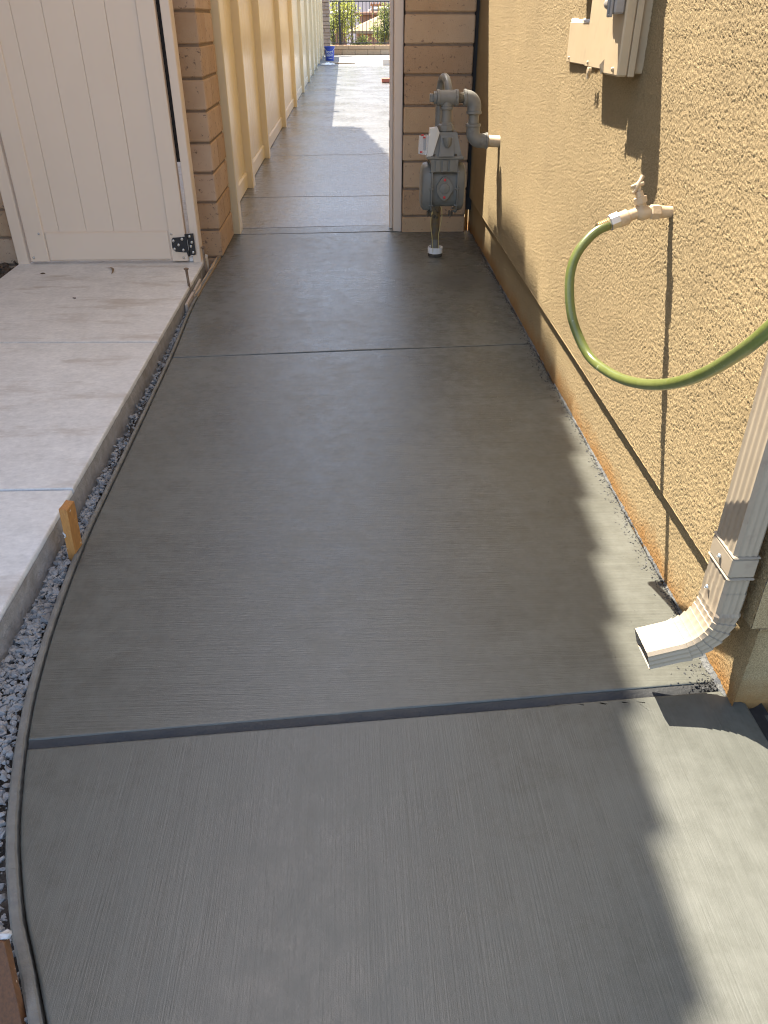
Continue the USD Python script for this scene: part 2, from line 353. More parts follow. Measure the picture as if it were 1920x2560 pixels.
M_brickred = mat('red_brick', (0.33, 0.09, 0.05), (0.40, 0.13, 0.08), 20, 0.85)

def stucco(name, base, dark, stain=0.0, bstr=0.85):
    """sand-finish stucco; on the lower strip an ochre water stain that fades upward"""
    n = {'geo': ('geometry', {}), 'n0': ('noise_texture', {'scale': 330.0, 'detail': 3.0, 'roughness': 0.7}),
         'n1': ('noise_texture', {'scale': 2.2, 'detail': 5.0, 'roughness': 0.6}),
         'bn': ('noise_texture', {'scale': 520.0, 'detail': 3.0, 'roughness': 0.7}),
         'r0': ('map_range', {'from_min': 0.3, 'from_max': 0.68, 'clamp': True}),
         'r1': ('map_range', {'from_min': 0.25, 'from_max': 0.75, 'to_min': 0.87, 'to_max': 1.10}),
         'm0': ('mix_color', {'a': dark, 'b': base}), 'cc': ('combine_color', {}),
         'm1': ('mix_color', {'blend_type': 'multiply', 'fac': 1.0, 'use_clamp': False}),
         'bu': ('bump', {'strength': bstr, 'distance': 0.0022}),
         'p': ('principled_bsdf', {'roughness': 0.92, 'specular_ior_level': 0.25})}
    l = [('geo.position', 'n0.vector'), ('geo.position', 'n1.vector'), ('geo.position', 'bn.vector'), ('n0.fac', 'r0.value'),
         ('r0.result', 'm0.fac'), ('n1.fac', 'r1.value'), ('r1.result', 'cc.r'), ('r1.result', 'cc.g'), ('r1.result', 'cc.b'),
         ('m0.result', 'm1.a'), ('cc.color', 'm1.b'), ('bn.fac', 'bu.height'), ('bu.normal', 'p.normal')]
    cur = 'm1.result'
    if stain:
        n['sx'] = ('separate_xyz', {})
        n['sn'] = ('noise_texture', {'scale': 9.0, 'detail': 6.0, 'roughness': 0.75})
        n['sa'] = ('math', {'math_type': 'multiply_add', 'value2': 0.16, 'value3': -0.075})
        n['sb'] = ('math', {'math_type': 'add'})
        n['sr'] = ('map_range', {'from_min': 0.01, 'from_max': 0.085, 'to_min': stain, 'to_max': 0.0, 'clamp': True})
        n['sm'] = ('mix_color', {'b': (0.24, 0.115, 0.03)})
        l += [('geo.position', 'sx.vector'), ('geo.position', 'sn.vector'), ('sn.fac', 'sa.value1'), ('sa.value', 'sb.value1'), ('sx.z', 'sb.value2'),
              ('sb.value', 'sr.value'), ('sr.result', 'sm.fac'), (cur, 'sm.a')]
        cur = 'sm.result'
    l.append((cur, 'p.base_color'))
    return usdkit.material(stage, LK + name, n, l, surface='p.BSDF')
M_stucco = stucco('tan_sand_stucco', (0.385, 0.288, 0.152), (0.165, 0.115, 0.054))
M_stucco_low = stucco('tan_stucco_water_stained', (0.385, 0.288, 0.152), (0.165, 0.115, 0.054), stain=0.85)

# ------------------------------------------------------------------ ground and paths
def ground_z(X, Y):
    z = np.full_like(X, -0.16)
    t = np.clip((Y - 37.5) / 9, 0, 1); z = z - 5.0 * t * t * (3 - 2 * t)
    return z
gx = np.r_[-900, -300, -100, -40, -20, np.linspace(-10, 10, 21), 20, 40, 100, 300, 900]
gy = np.r_[-900, -200, -50, -10, 0, 10, 20, 30, 36, np.linspace(37, 47, 12), 60, 100, 200, 400, 900]
solo('ground', grid(gx, gy, lambda U, V: np.stack([U, V, ground_z(U, V)], -1)), M_earth, kind='structure')
hx = np.linspace(-500, 500, 90); hy = np.linspace(150, 420, 26)
def hillf(U, V):
    t = np.clip((V - 150) / 150, 0, 1)
    h = -5.6 + t * t * (3 - 2 * t) * (46 + 26 * (meshkit.fbm(np.stack([U / 70, V / 70, 0 * U], -1), 5, 3) - 0.5) + 18 * np.sin(U / 90 + 1.0))
    return np.stack([U, V, h], -1)
solo('hills', grid(hx, hy, hillf), M_hill, smooth=True, kind='structure')

# left edge of the fresh path (inner face of the form), y -> x
LE = np.array([[-0.6, 0.35], [-0.3, 0.10], [0.0, -0.12], [0.25, -0.285], [0.40, -0.372], [0.554, -0.454], [0.64, -0.499], [0.713, -0.538], [0.794, -0.573], [0.874, -0.603],
               [0.963, -0.629], [1.065, -0.655], [1.212, -0.684], [1.473, -0.715], [1.848, -0.737], [2.427, -0.744], [3.134, -0.755], [3.914, -0.779], [4.79, -0.765], [5.36, -0.765], [5.5, -0.79], [7, -0.80], [40, -0.80]])
from scipy.interpolate import PchipInterpolator
Lx = PchipInterpolator(LE[:, 0], LE[:, 1])
def wall_up(y): return 0.772 + 0.012 * (np.asarray(y) - 2.5)
def wall_low(y): return 0.790 + 0.012 * (np.asarray(y) - 2.5)
def Rx(y): return np.where(np.asarray(y) < 1.12, 0.806, wall_low(y) - 0.004)

path = thing('path', kind='structure', label='freshly poured grey concrete path along the stucco wall')
def slab_grid(ya, yb, L, R, r=0.006, nu=60, nv=60, wav=0.0012, z=0.0, seed=1, round_r=0.0):
    """slab between the lines y = ya(u) and y = yb(u), u from left to right; edges rounded off, with a skirt"""
    e = np.array([0, 0.25, 0.5, 0.75, 1.0, 1.5, 2.0]) * r
    W, D = abs(R(0.5 * (ya[0] + yb[0])) - L(0.5 * (ya[0] + yb[0]))), abs(yb[0] - ya[0])
    def axis(n, S): return np.unique(np.r_[e / S, np.linspace(2.2 * r / S, 1 - 2.2 * r / S, n), 1 - e / S])
    us, vs = axis(nu, W), axis(nv, D)
    us, vs = np.r_[-1, us, 2], np.r_[-1, vs, 2]
    def f(U, V):
        u, v = np.clip(U, 0, 1), np.clip(V, 0, 1)
        y = (ya[0] + (ya[1] - ya[0]) * u) * (1 - v) + (yb[0] + (yb[1] - yb[0]) * u) * v
        x = L(y) * (1 - u) + R(y) * u
        d = np.minimum(np.minimum(u, 1 - u) * W, np.minimum(v, 1 - v) * D)
        k = np.clip(1 - d / r, 0, 1)
        zz = z - r * (1 - np.sqrt(np.clip(1 - k * k, 0, 1)))
        zz = zz + wav * 2 * (meshkit.fbm(np.stack([x * 1.3, y * 1.3, 0 * x + seed], -1), 3, seed) - 0.5)
        zz = np.where((U < 0) | (U > 1) | (V < 0) | (V > 1), z - 0.11, zz)
        return np.stack([x, y, zz], -1)
    return grid(us, vs, f)

JA = (1.065, 1.159); JB = (3.134, 3.232)
G = 0.004
cuts = [(-0.5, -0.5), (JA[0] - 0.012, JA[1] - 0.012), None]
part(path, 'slab', slab_grid((-0.6, -0.6), (JA[0] - 0.011, JA[1] - 0.012), Lx, Rx, 0.006, 90, 70, seed=2), M_wet_y, True)
part(path, 'slab', slab_grid((JA[0] + 0.009, JA[1] + 0.013), (JB[0] - 0.004, JB[1] - 0.004), Lx, Rx, 0.006, 90, 110, seed=3), M_wet_x, True)
part(path, 'slab', slab_grid((JB[0] + 0.004, JB[1] + 0.004), (5.345, 5.405), Lx, Rx, 0.006, 80, 80, seed=4), M_wet_x, True)
part(path, 'threshold_slab', slab_grid((5.353, 5.413), (5.515, 5.60), Lx, lambda y: 0.36 + 0 * y, 0.006, 50, 10, seed=5), M_wet_x, True)
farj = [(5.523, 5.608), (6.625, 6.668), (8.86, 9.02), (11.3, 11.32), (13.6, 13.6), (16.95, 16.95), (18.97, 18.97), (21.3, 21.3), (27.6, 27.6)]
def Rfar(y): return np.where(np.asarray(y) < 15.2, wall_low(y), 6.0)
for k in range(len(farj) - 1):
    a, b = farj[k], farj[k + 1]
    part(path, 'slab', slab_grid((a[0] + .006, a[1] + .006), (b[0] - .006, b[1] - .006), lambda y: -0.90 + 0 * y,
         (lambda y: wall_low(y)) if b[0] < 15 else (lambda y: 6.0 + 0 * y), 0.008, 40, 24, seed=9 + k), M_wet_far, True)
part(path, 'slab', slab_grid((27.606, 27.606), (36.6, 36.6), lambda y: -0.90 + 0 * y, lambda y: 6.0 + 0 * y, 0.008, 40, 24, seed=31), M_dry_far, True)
# wide tooled joint: a shallow sloping band between the two near slabs
def jointA(U, V):
    x = Lx(1.07) + 0.002 + (0.80 - Lx(1.07)) * U
    w = 0.0075 + 0.004 * (meshkit.fbm(np.stack([x * 7, 0 * x, 0 * x], -1), 3, 5) - 0.5) * 2
    y = JA[0] + (JA[1] - JA[0]) * U + (V * 2 - 1) * (w + 0.0045)
    z = -0.002 - 0.012 * (1 - V) ** 1.2 - 0.016 * (V < 0.02)
    z = z + 0.0015 * (meshkit.fbm(np.stack([x * 40, y * 90, 0 * x], -1), 3, 8) - 0.5)
    return np.stack([x, y, z], -1)
part(path, 'tooled_joint', grid(np.linspace(0, 1, 220), np.r_[0, 0.015, 0.03, np.linspace(0.1, 1, 12)], jointA), M_joint, True)
def jointB(U, V):
    x = Lx(3.13) + (0.79 - Lx(3.13)) * U
    y = JB[0] + (JB[1] - JB[0]) * U + (V * 2 - 1) * 0.006
    return np.stack([x, y, -0.006 + 0 * x], -1)
part(path, 'tooled_joint', grid(np.linspace(0, 1, 20), [0, 1], jointB), M_dark)
# slab round the corner of the house
part(path, 'side_slab', slab_grid((-1.0, -1.0), (1.085, 1.085), lambda y: 0.832 + 0 * y, lambda y: 3.2 + 0 * y, 0.012, 40, 50, seed=51, z=-0.004), M_wet_x, True)

part(path, 'tooled_joint', rough(grid(np.linspace(-1, 1.16, 160), np.linspace(0, 1, 8), lambda U, V: np.stack([0.800 + 0.04 * V, U, -0.004 - 0.016 * np.sin(np.pi * V)], -1)), 0.0012, 40), M_joint, True)

# old walkway at the left
walk = thing('walkway', kind='structure', label='dry pale concrete walkway in front of the left gate')
SX, SZ = -0.828, 0.04
wj = [(0.2, 0.2), (1.990, 1.987), (3.247, 3.214), (4.66, 4.66), (9.5, 9.5)]
for k in range(4):
    a, b = wj[k], wj[k + 1]
    part(walk, 'slab', slab_grid((a[0] + .0045, a[1] + .0045), (b[0] - .0045, b[1] - .0045), lambda y: -1.86 + 0 * y, lambda y: np.where(y < 4.7, SX, -0.95) + 0 * y, 0.0045, 40, 40, z=SZ, wav=0.0015, seed=60 + k), M_old, True)
for yj in (1.99, 3.232, 4.66):
    part(walk, 'joint', rbox((-1.85, yj - 0.02, -0.05), (SX - 0.012, yj + 0.02, SZ - 0.013), 0.002), M_slabgap)
part(walk, 'slab_side', rough(grid(np.linspace(0.2, 4.6, 400), np.linspace(-0.13, SZ - 0.014, 8),
     lambda U, V: np.stack([SX + 0.0015 + 0.004 * (SZ - V) / 0.1, U, V], -1)), 0.0025, 22, 4), M_oldside, True)

# ------------------------------------------------------------------ stucco house on the right
house = thing('stucco_house', 'tan stucco house wall with a stepped base along the right of the path', 'house', (1.0, 1.1, 0))
LEDGE = 0.212
def relief(ys, zs, plane, amp, off=0.0, seed=1):
    def f(U, V):
        P = np.stack([0 * U, U, V], -1)
        h = 0.90 * meshkit.noise(P * 455 + 7, seed) + 0.10 * meshkit.noise(P * 160, seed + 1)
        h = np.clip((h - 0.15) / 0.7, 0, 1)
        lo = meshkit.fbm(P * 4.0, 3, seed + 2) - 0.5
        x = plane(U) - amp * (h - 0.5) - 0.004 * lo + off
        return np.stack([x, U, V], -1)
    return grid(ys, zs, f)
YE = 1.10
yn = np.r_[np.arange(YE, 3.0, 0.0020), np.arange(3.0, 4.2, 0.0030), np.arange(4.2, 5.6, 0.0042)]
part(house, 'wall', relief(yn, np.arange(LEDGE, 1.34, 0.0023), wall_up, 0.0031, seed=11), M_stucco, True)
lowz = np.r_[-0.12, np.arange(-0.01, LEDGE + 0.012, 0.0025)]
part(house, 'wall_base', relief(yn, lowz, wall_low, 0.0029, seed=21), M_stucco_low, True)
part(house, 'drip_edge', rough(grid(yn[::4], np.linspace(0, 1, 4), lambda U, V: np.stack([wall_up(U) + V * 0.03 - 0.001, U, LEDGE + 0 * U + 0.001], -1)), 0.0015, 90), M_stucco, True)
def slabwall(y0, y1, z0, z1, th=0.25):
    a, b = float(wall_up(y0)), float(wall_up(y1))
    return hull([(a, y0, z0), (a, y0, z1), (b, y1, z0), (b, y1, z1), (a + th, y0, z0), (a + th, y0, z1), (b + th, y1, z0), (b + th, y1, z1)])
part(house, 'upper_wall', slabwall(YE, 15.0, 1.336, 6.2), M_stucco)
part(house, 'rear_wall', slabwall(5.59, 15.0, -0.15, 1.334), M_stucco)
# return face at the near corner
def ret(U, V):
    P = np.stack([U, 0 * U, V], -1)
    h = meshkit.fbm(P * 60, 3, 44) - 0.5
    return np.stack([U, YE - 0.0 - 0.004 * h - np.where(V < 0.2, -0.012, 0.0), V], -1)
part(house, 'side_wall', grid(np.r_[np.arange(0.757, 1.0, 0.004), np.linspace(1.0, 4.0, 60)], np.arange(LEDGE, 1.34, 0.02), ret), M_stucco, True)
part(house, 'side_base', grid(np.r_[np.arange(0.775, 1.0, 0.004), np.linspace(1.0, 4.0, 60)], np.arange(-0.12, LEDGE + .004, 0.006), ret), M_stucco_low, True)
part(house, 'side_wall', rbox((1.02, YE + 0.003, 1.336), (4.0, YE + 0.25, 6.2), 0.002), M_stucco)
part(house, 'roof', hull([(0.45, 0.6, 6.2), (0.45, 15.4, 6.2), (4.5, 0.6, 7.8), (4.5, 15.4, 7.8), (0.45, 0.6, 6.35), (0.45, 15.4, 6.35), (4.5, 0.6, 7.95), (4.5, 15.4, 7.95)]), M_rooftile)

# ------------------------------------------------------------------ neighbour house: its gable rake throws the shade
nb = thing('neighbour_house', 'two storey neighbouring house whose gable roof shades the path', 'house', (-2.5, 7.8, 0))
RX, PY, PZ, MF, MR = -1.62, 6.93, 7.075, 0.350, 0.308
yf, yr = 0.4, 13.7
zf, zr = PZ - MF * (PY - yf), PZ - MR * (yr - PY)
gw = Polygon([(0.9, -0.15), (13.2, -0.15), (13.2, PZ - MR * (13.2 - PY) - 0.22), (PY, PZ - 0.22), (0.9, PZ - MF * (PY - 0.9) - 0.22)])
part(nb, 'wall', extrude(gw, 6.0, [[0, 0, -1, -2.5], [1, 0, 0, 0], [0, 1, 0, 0], [0, 0, 0, 1]]), M_nstucco)
for (ya, za, yb, zb) in ((yf, zf, PY, PZ), (PY, PZ, yr, zr)):
    part(nb, 'roof', hull([(RX - 0.03, ya, za - 0.06), (RX - 0.03, yb, zb - 0.06), (-9, ya, za - 0.06), (-9, yb, zb - 0.06),
                           (RX - 0.03, ya, za - 0.2), (RX - 0.03, yb, zb - 0.2), (-9, ya, za - 0.2), (-9, yb, zb - 0.2)]), M_rooftile)
for side, m_, yend in ((-1, MF, yf), (1, MR, yr)):
    n_ = int(abs(yend - PY) / 0.335)
    for k in range(n_):
        y0 = PY + side * 0.335 * k; y1 = PY + side * (0.335 * (k + 1) + 0.04)
        z0 = PZ - m_ * abs(y0 - PY); z1 = PZ - m_ * abs(y1 - PY)
        pts = []
        for xx, dz in ((RX + 0.02, -0.05), (RX + 0.02, 0.0), (RX - 0.10, 0.05), (RX - 0.22, 0.0), (RX - 0.22, -0.05)):
            pts += [(xx, y0, z0 + dz - 0.04), (xx, y1, z1 + dz + 0.056)]
        part(nb, 'rake_tile', hull(pts), M_rooftile)

# ------------------------------------------------------------------ block piers
def block(lo, hi, r=0.006, seed=0):
    v, f = rbox(lo, hi, r)
    n = meshkit.noise(v * 23.0 + seed * 3.3, seed) - 0.5
    return v + (n * 0.004)[:, None] * np.array([1, 1, 0.5]), f

zcR = [-0.06, 0.101, 0.269, 0.434, 0.593, 0.751, 0.918, 1.076, 1.235, 1.39, 1.55, 1.71, 1.87]
pr = thing('block_pier', 'tan block pier behind the gas meter, between path gate and stucco wall', 'pier', (0.57, 5.47, 0))
part(pr, 'mortar', rbox((0.368, 5.378, -0.1), (0.775, 5.58, 1.86), 0.004), M_mortar)
for k in range(len(zcR) - 1):
    dx = 0.002 * ((k * 7) % 3 - 1)
    part(pr, 'block', block((0.363 + dx, 5.37, zcR[k] + 0.006), (0.780 + dx, 5.59, zcR[k + 1] - 0.006), 0.006, k), M_blockv[(k * 5 + k // 3) % 3])
part(pr, 'joint_filler', rbox((0.7815, 5.42, 0.13), (float(wall_low(5.4)) + 0.01, 5.50, 1.86), 0.001), M_iron)
part(pr, 'cap_block', rbox((0.345, 5.35, 1.876), (0.795, 5.61, 1.93), 0.01), M_block)

k_ = 4.79 / 4.72
zcL = [1.2 - (1.2 - z) * k_ for z in (-0.142, 0.0117, 0.168, 0.3196, 0.4745, 0.628, 0.784, 0.938, 1.089, 1.240)]
zcL += [zcL[-1] + 0.156 * i for i in range(1, 5)]
pl = thing('block_pier', 'block pier between the left gate and the path with bounced light on its side', 'pier', (-0.86, 5.0, 0))
part(pl, 'mortar', rbox((-0.896, 4.795, -0.15), (-0.764, 5.325, zcL[-1] - 0.01), 0.004), M_mortar)
for k in range(len(zcL) - 1):
    z0, z1 = zcL[k] + 0.006, zcL[k + 1] - 0.006
    s = 0.25 if k % 2 == 0 else 0.47
    part(pl, 'block', block((-0.902, 4.785, z0), (-0.757, 4.785 + s - 0.005, z1), 0.006, 20 + k), M_block2v[(k * 5 + k // 2) % 3])
    part(pl, 'block', block((-0.902, 4.785 + s + 0.005, z0), (-0.757, 5.335, z1), 0.006, 40 + k), M_block2v[(k * 7 + k // 3) % 3])
pf = thing('block_pier', 'block pier at the far left edge beside the mulch and left gate', 'pier', (-2.1, 4.7, 0))
part(pf, 'mortar', rbox((-2.3, 4.63, -0.1), (-1.905, 4.82, 1.85), 0.004), M_mortar)
for k in range(13):
    z0, z1 = 0.006 + 0.1515 * k - 0.145, 0.1515 * (k + 1) - 0.145 - 0.006
    part(pf, 'block', block((-2.31, 4.62, z0), (-1.897, 4.83, z1), 0.006, 70 + k), M_block2v[k % 3])

# ------------------------------------------------------------------ left gate and its posts
def screw(parent, x, y, z, r=0.0075, d=(0, -1, 0)):
    part(parent, 'screw', lathe((x, y, z), d, [(0, r), (0.002, r * 0.98), (0.004, r * 0.75), (0.0052, r * 0.35), (0.004, r * 0.28)], 14), M_screw, 40)
GY = 4.5
gate = thing('left_gate', 'tan vinyl gate with vertical boards and black hinge at the left', 'gate', (-1.35, GY, 0.05))
gz0, gz1 = 0.054, 1.95
bx = [-1.688, -1.5985, -1.449, -1.299, -1.149, -0.999]
for a, b in zip(bx[:-1], bx[1:]):
    part(gate, 'board', rbox((a + 0.0007, GY + 0.012, 0.2), (b - 0.0007, GY + 0.034, 1.9), 0.002), M_vinyl)
part(gate, 'stile', rbox((-1.785, GY, gz0), (-1.682, GY + 0.045, gz1), 0.004), M_vinyl)
part(gate, 'stile', rbox((-0.998, GY - 0.002, gz0 - 0.006), (-0.908, GY + 0.045, gz1), 0.004), M_vinyl)
part(gate, 'bottom_rail', rbox((-1.681, GY + 0.002, gz0 + 0.001), (-0.999, GY + 0.043, 0.213), 0.008), M_vinyl)
part(gate, 'top_rail', rbox((-1.681, GY + 0.002, 1.79), (-0.999, GY + 0.043, 1.95), 0.008), M_vinyl)
hy = GY - 0.008
hp = Polygon([(-0.985, 0.168), (-0.978, 0.178), (-0.91, 0.183), (-0.91, 0.198), (-0.861, 0.201), (-0.861, 0.085), (-0.906, 0.081), (-0.910, 0.098), (-0.970, 0.103), (-0.982, 0.112), (-0.987, 0.125)])
hinge = part(gate, 'hinge', extrude(hp, 0.006, [[1, 0, 0, 0], [0, 0, -1, hy + 0.004], [0, 1, 0, 0], [0, 0, 0, 1]]), M_black)
part(hinge, 'knuckle', cyl((-0.899, hy - 0.004, 0.078), (-0.899, hy - 0.004, 0.2), 0.006, n=12), M_black, 40)
part(hinge, 'slot', rbox((-0.8972, hy - 0.012, 0.112), (-0.8945, hy - 0.008, 0.17), 0.0008), M_screw)
for x, z in [(-.976, .162), (-.927, .171), (-.95, .14), (-.975, .118), (-.927, .112), (-.884, .185), (-.875, .153), (-.883, .131), (-.874, .099)]:
    screw(hinge, x, hy - 0.002, z, 0.0082)
for x, z in [(-0.984, 0.197), (-0.932, 0.068), (-1.706, 0.205), (-1.764, 0.078)]:
    screw(gate, x, GY - 0.002, z, 0.0068)
gp = thing('gate_post', 'slim tan vinyl gate post carrying the black hinge', 'post', (-0.86, 4.53, 0))
part(gp, 'post_shaft', rbox((-0.884, 4.505, 0.036), (-0.838, 4.60, 2.0), 0.004), M_vinyl)
part(gp, 'stop_strip', rbox((-0.925, 4.605, 0.55), (-0.868, 4.625, 2.0), 0.002), M_iron)
part(gp, 'bracket', rbox((-0.906, 4.515, 0.042), (-0.885, 4.56, 0.066), 0.002), M_white)
gp = thing('gate_post', 'slim tan vinyl gate post at the left edge against the far left pier', 'post', (-1.83, 4.53, 0))
part(gp, 'post_shaft', rbox((-1.862, 4.505, 0.03), (-1.800, 4.60, 2.0), 0.004), M_vinyl)

# path gateway jambs
gj = thing('gate_jamb', 'tan vinyl jamb of the open path gateway beside the left pier', 'post', (-0.75, 5.42, 0))
part(gj, 'jamb_shaft', rbox((-0.80, 5.368, -0.02), (-0.716, 5.50, 2.05), 0.005), M_vfence)
part(gj, 'stop_strip', rbox((-0.798, 5.503, -0.02), (-0.728, 5.56, 2.05), 0.004), M_vfence)
gj = thing('gate_jamb', 'grey vinyl jamb of the open path gateway beside the right pier', 'post', (0.32, 5.45, 0))
part(gj, 'jamb_shaft', rbox((0.303, 5.413, -0.02), (0.358, 5.56, 2.05), 0.005), M_vinyl)
part(gj, 'stop_strip', rbox((0.281, 5.495, -0.02), (0.3015, 5.55, 2.05), 0.003), M_vinyl)
part(gj, 'latch', rbox((0.2765, 5.50, 0.62), (0.2805, 5.54, 0.66), 0.001), M_screw)

# ------------------------------------------------------------------ vinyl fence
fence = thing('vinyl_fence', 'tall cream vinyl fence running back along the left of the path', 'fence', (-0.86, 7.0, 0))
posts = [7.035, 8.70, 11.44, 14.28, 17.28, 20.35, 23.27, 26.2, 29.2, 32.2, 35.2]
FH = 1.83
for y in posts:
    p_ = part(fence, 'post', rbox((-0.935, y, -0.06), (-0.79, y + 0.15, FH + 0.04), 0.006), M_vfence)
    part(p_, 'post_cap', hull([(-0.945, y - .01, FH + .042), (-0.78, y - .01, FH + .042), (-0.78, y + .16, FH + .042), (-0.945, y + .16, FH + .042),
                               (-0.945, y - .01, FH + .06), (-0.78, y - .01, FH + .06), (-0.78, y + .16, FH + .06), (-0.945, y + .16, FH + .06), (-0.8625, y + 0.075, FH + 0.12)]), M_vfence)
ends = [5.56] + posts
for a, b in zip([5.50] + [p + 0.15 for p in posts[:-1]], posts):
    part(fence, 'bottom_rail', rbox((-0.888, a + .002, 0.0), (-0.836, b - .002, 0.13), 0.012), M_vfence)
    part(fence, 'top_rail', rbox((-0.888, a + .002, FH - 0.15), (-0.836, b - .002, FH), 0.012), M_vfence)
    nb_ = max(4, int(round((b - a) / 0.19)))
    ww = (b - a) / nb_
    for k in range(nb_):
        part(fence, 'board', rbox((-0.873, a + k * ww + 0.001, 0.128), (-0.851, a + (k + 1) * ww - 0.001, FH - 0.148), 0.004), M_vfence)

# ------------------------------------------------------------------ form boards, stakes, gravel
def offset_strip(y0, y1, d0, d1, z0, z1, n=700, amp=0.0008):
    ys = np.linspace(y0, y1, n)
    x = Lx(ys); dx = np.gradient(x, ys); nrm = np.stack([-np.ones_like(dx), dx], -1); nrm /= np.linalg.norm(nrm, axis=1)[:, None]
    c0_ = [(d0, z0), (d0, z1 - .003), (d0 + .003, z1), (0.5 * (d0 + d1), z1 + .0006), (d1 - .004, z1 - .001), (d1, z1 - .006), (d1, z0)]; c = c0_
    v = []
    for k in range(n):
        q = np.interp(ys[k], [1.0, 2.2], [1.0, 0.72])
        for d, z in c: d = d0 + (d - d0) * q; v.append((x[k] + nrm[k, 0] * d, ys[k] + nrm[k, 1] * d, z))
    m_ = len(c); f = []
    for k in range(n - 1):
        for i in range(m_ - 1): f.append([k * m_ + i, (k + 1) * m_ + i, (k + 1) * m_ + i + 1, k * m_ + i + 1])
    return rough(rough((np.array(v), np.array(f)), amp, 35, 6), 0.0011, 120, 9)
fb = solo('form_board', offset_strip(-0.25, 3.99, 0.0045, 0.0235, -0.12, 0.002), M_form, 'long curved form board caked with grey cement along the path edge', 'form board', smooth=14)
fe = thing('form_board', 'last straight form board showing bare wood by the left pier', 'form board', (-0.79, 4.3, 0))
part(fe, 'board', rough(hull([(-0.803, 3.995, 0.004), (-0.785, 3.995, 0.004), (-0.792, 4.775, 0.004), (-0.770, 4.775, 0.004),
                        (-0.803, 3.995, -0.1), (-0.785, 3.995, -0.1), (-0.792, 4.775, -0.1), (-0.770, 4.775, -0.1)]), 0.0008, 30), M_bare)
part(fe, 'cement_smear', rough(grid(np.linspace(3.995, 4.76, 90), np.linspace(0, 1, 5), lambda U, V: np.stack([-0.7845 + 0.014 * (U - 3.995) / 0.78 - V * (0.004 + 0.012 * meshkit.noise(np.stack([U * 9, 0 * U, 0 * U], -1), 3)), U, 0.0062 - 0.001 * V + 0 * U], -1)), 0.0008, 60), M_form, True)
solo('wood_strip', rough(hull([(x, y, z) for z in (0.012, -0.05) for x, y in ((-0.818, 3.82), (-0.806, 3.82), (-0.818, 4.035), (-0.806, 4.035))]), 0.0006, 40), M_pale,
     'short pale wood strip wedged in the gap nearer the camera', 'wood strip')
solo('wood_strip', rough(hull([(x, y, z) for z in (0.012, -0.05) for x, y in ((-0.816, 4.06), (-0.806, 4.06), (-0.818, 4.27), (-0.808, 4.27))]), 0.0006, 40), M_pale,
     'short pale wood strip behind the nearer one, beside the bare form board', 'wood strip')

def metal_stake(x, y, zt, lean, label):
    t = thing('metal_stake', label, 'stake', (x, y, -0.1), 'rusty form stakes')
    a, b = np.array([x, y, -0.1]), np.array([x + lean, y - 0.01, zt])
    part(t, 'shaft', rough(cyl(a, b, 0.0068, n=12), 0.0008, 60), M_rust, 50)
    part(t, 'mushroomed_head', rough(lathe(b - np.array([0, 0, 0.004]), (lean, -.01, 0.2), [(0, 0.007), (0.004, 0.0125), (0.008, 0.0135), (0.011, 0.008)], 14), 0.0008, 90), M_rust, 50)
metal_stake(-0.812, 4.47, 0.130, 0.001, 'rusty steel form stake standing closest to the left pier')
metal_stake(-0.828, 4.045, 0.126, -0.004, 'rusty steel form stake leaning beside the two pale wood strips')

def wood_stake(a, b, dirv, w, th, top_r, label, splash, wood=None):
    """stake from a (bottom) to b (top); dirv: horizontal direction of its wide face"""
    t = thing('wood_stake', label, 'stake', a)
    a, b = np.asarray(a, float), np.asarray(b, float)
    u = np.asarray(dirv, float) / np.linalg.norm(dirv); n_ = np.cross(u, (b - a) / np.linalg.norm(b - a)); n_ /= np.linalg.norm(n_)
    pts = [p + u * su * w / 2 + n_ * sn * th / 2 for p in (a, b) for su in (-1, 1) for sn in (-1, 1)]
    pts += [b + u * su * w * 0.4 + n_ * sn * th * 0.35 + (b - a) / np.linalg.norm(b - a) * 0.002 for su in (-1, 1) for sn in (-1, 1)]
    v, f = hull(pts)
    q = trimesh.Trimesh(v, f).subdivide().subdivide().subdivide()
    part(t, 'shaft', rough((q.vertices, q.faces), 0.0011, 45), wood or M_stake, 30)
    ax = (b - a) / np.linalg.norm(b - a)
    for k in range(splash):
        s = rng.uniform(-0.45, 0.45); h_ = rng.uniform(0, 0.012) if splash > 6 else -rng.uniform(0.01, 0.1)
        c_ = b + u * s * w + ax * (h_ - 0.004) - n_ * (th / 2 if splash <= 6 else rng.uniform(-.5, .5) * th)
        q = trimesh.creation.icosphere(2, 1.0)
        v = q.vertices * np.array([1, 1, 1]) * rng.uniform(0.003, 0.007 if splash <= 6 else 0.010)
        v = v @ np.stack([u, n_ * 0.35 if splash <= 6 else n_ * .8, ax * (1.4 if splash <= 6 else .6)])
        part(t, 'cement_splash', rough(rough((v + c_, q.faces), 0.006, 90, k), 0.004, 260, k), M_splat, True)
wood_stake((-0.764, 1.745, -0.10), (-0.738, 1.712, 0.152), (0.12, 1, 0), 0.046, 0.021, 0, 'short orange brown wooden stake driven against the form board', 4)
wood_stake((-0.484, 0.487, -0.10), (-0.546, 0.636, 0.068), (1, 0.12, 0), 0.046, 0.020, 0, 'dark brown wooden stake with white cement on top at the lower left corner', 9, M_stake_dark)

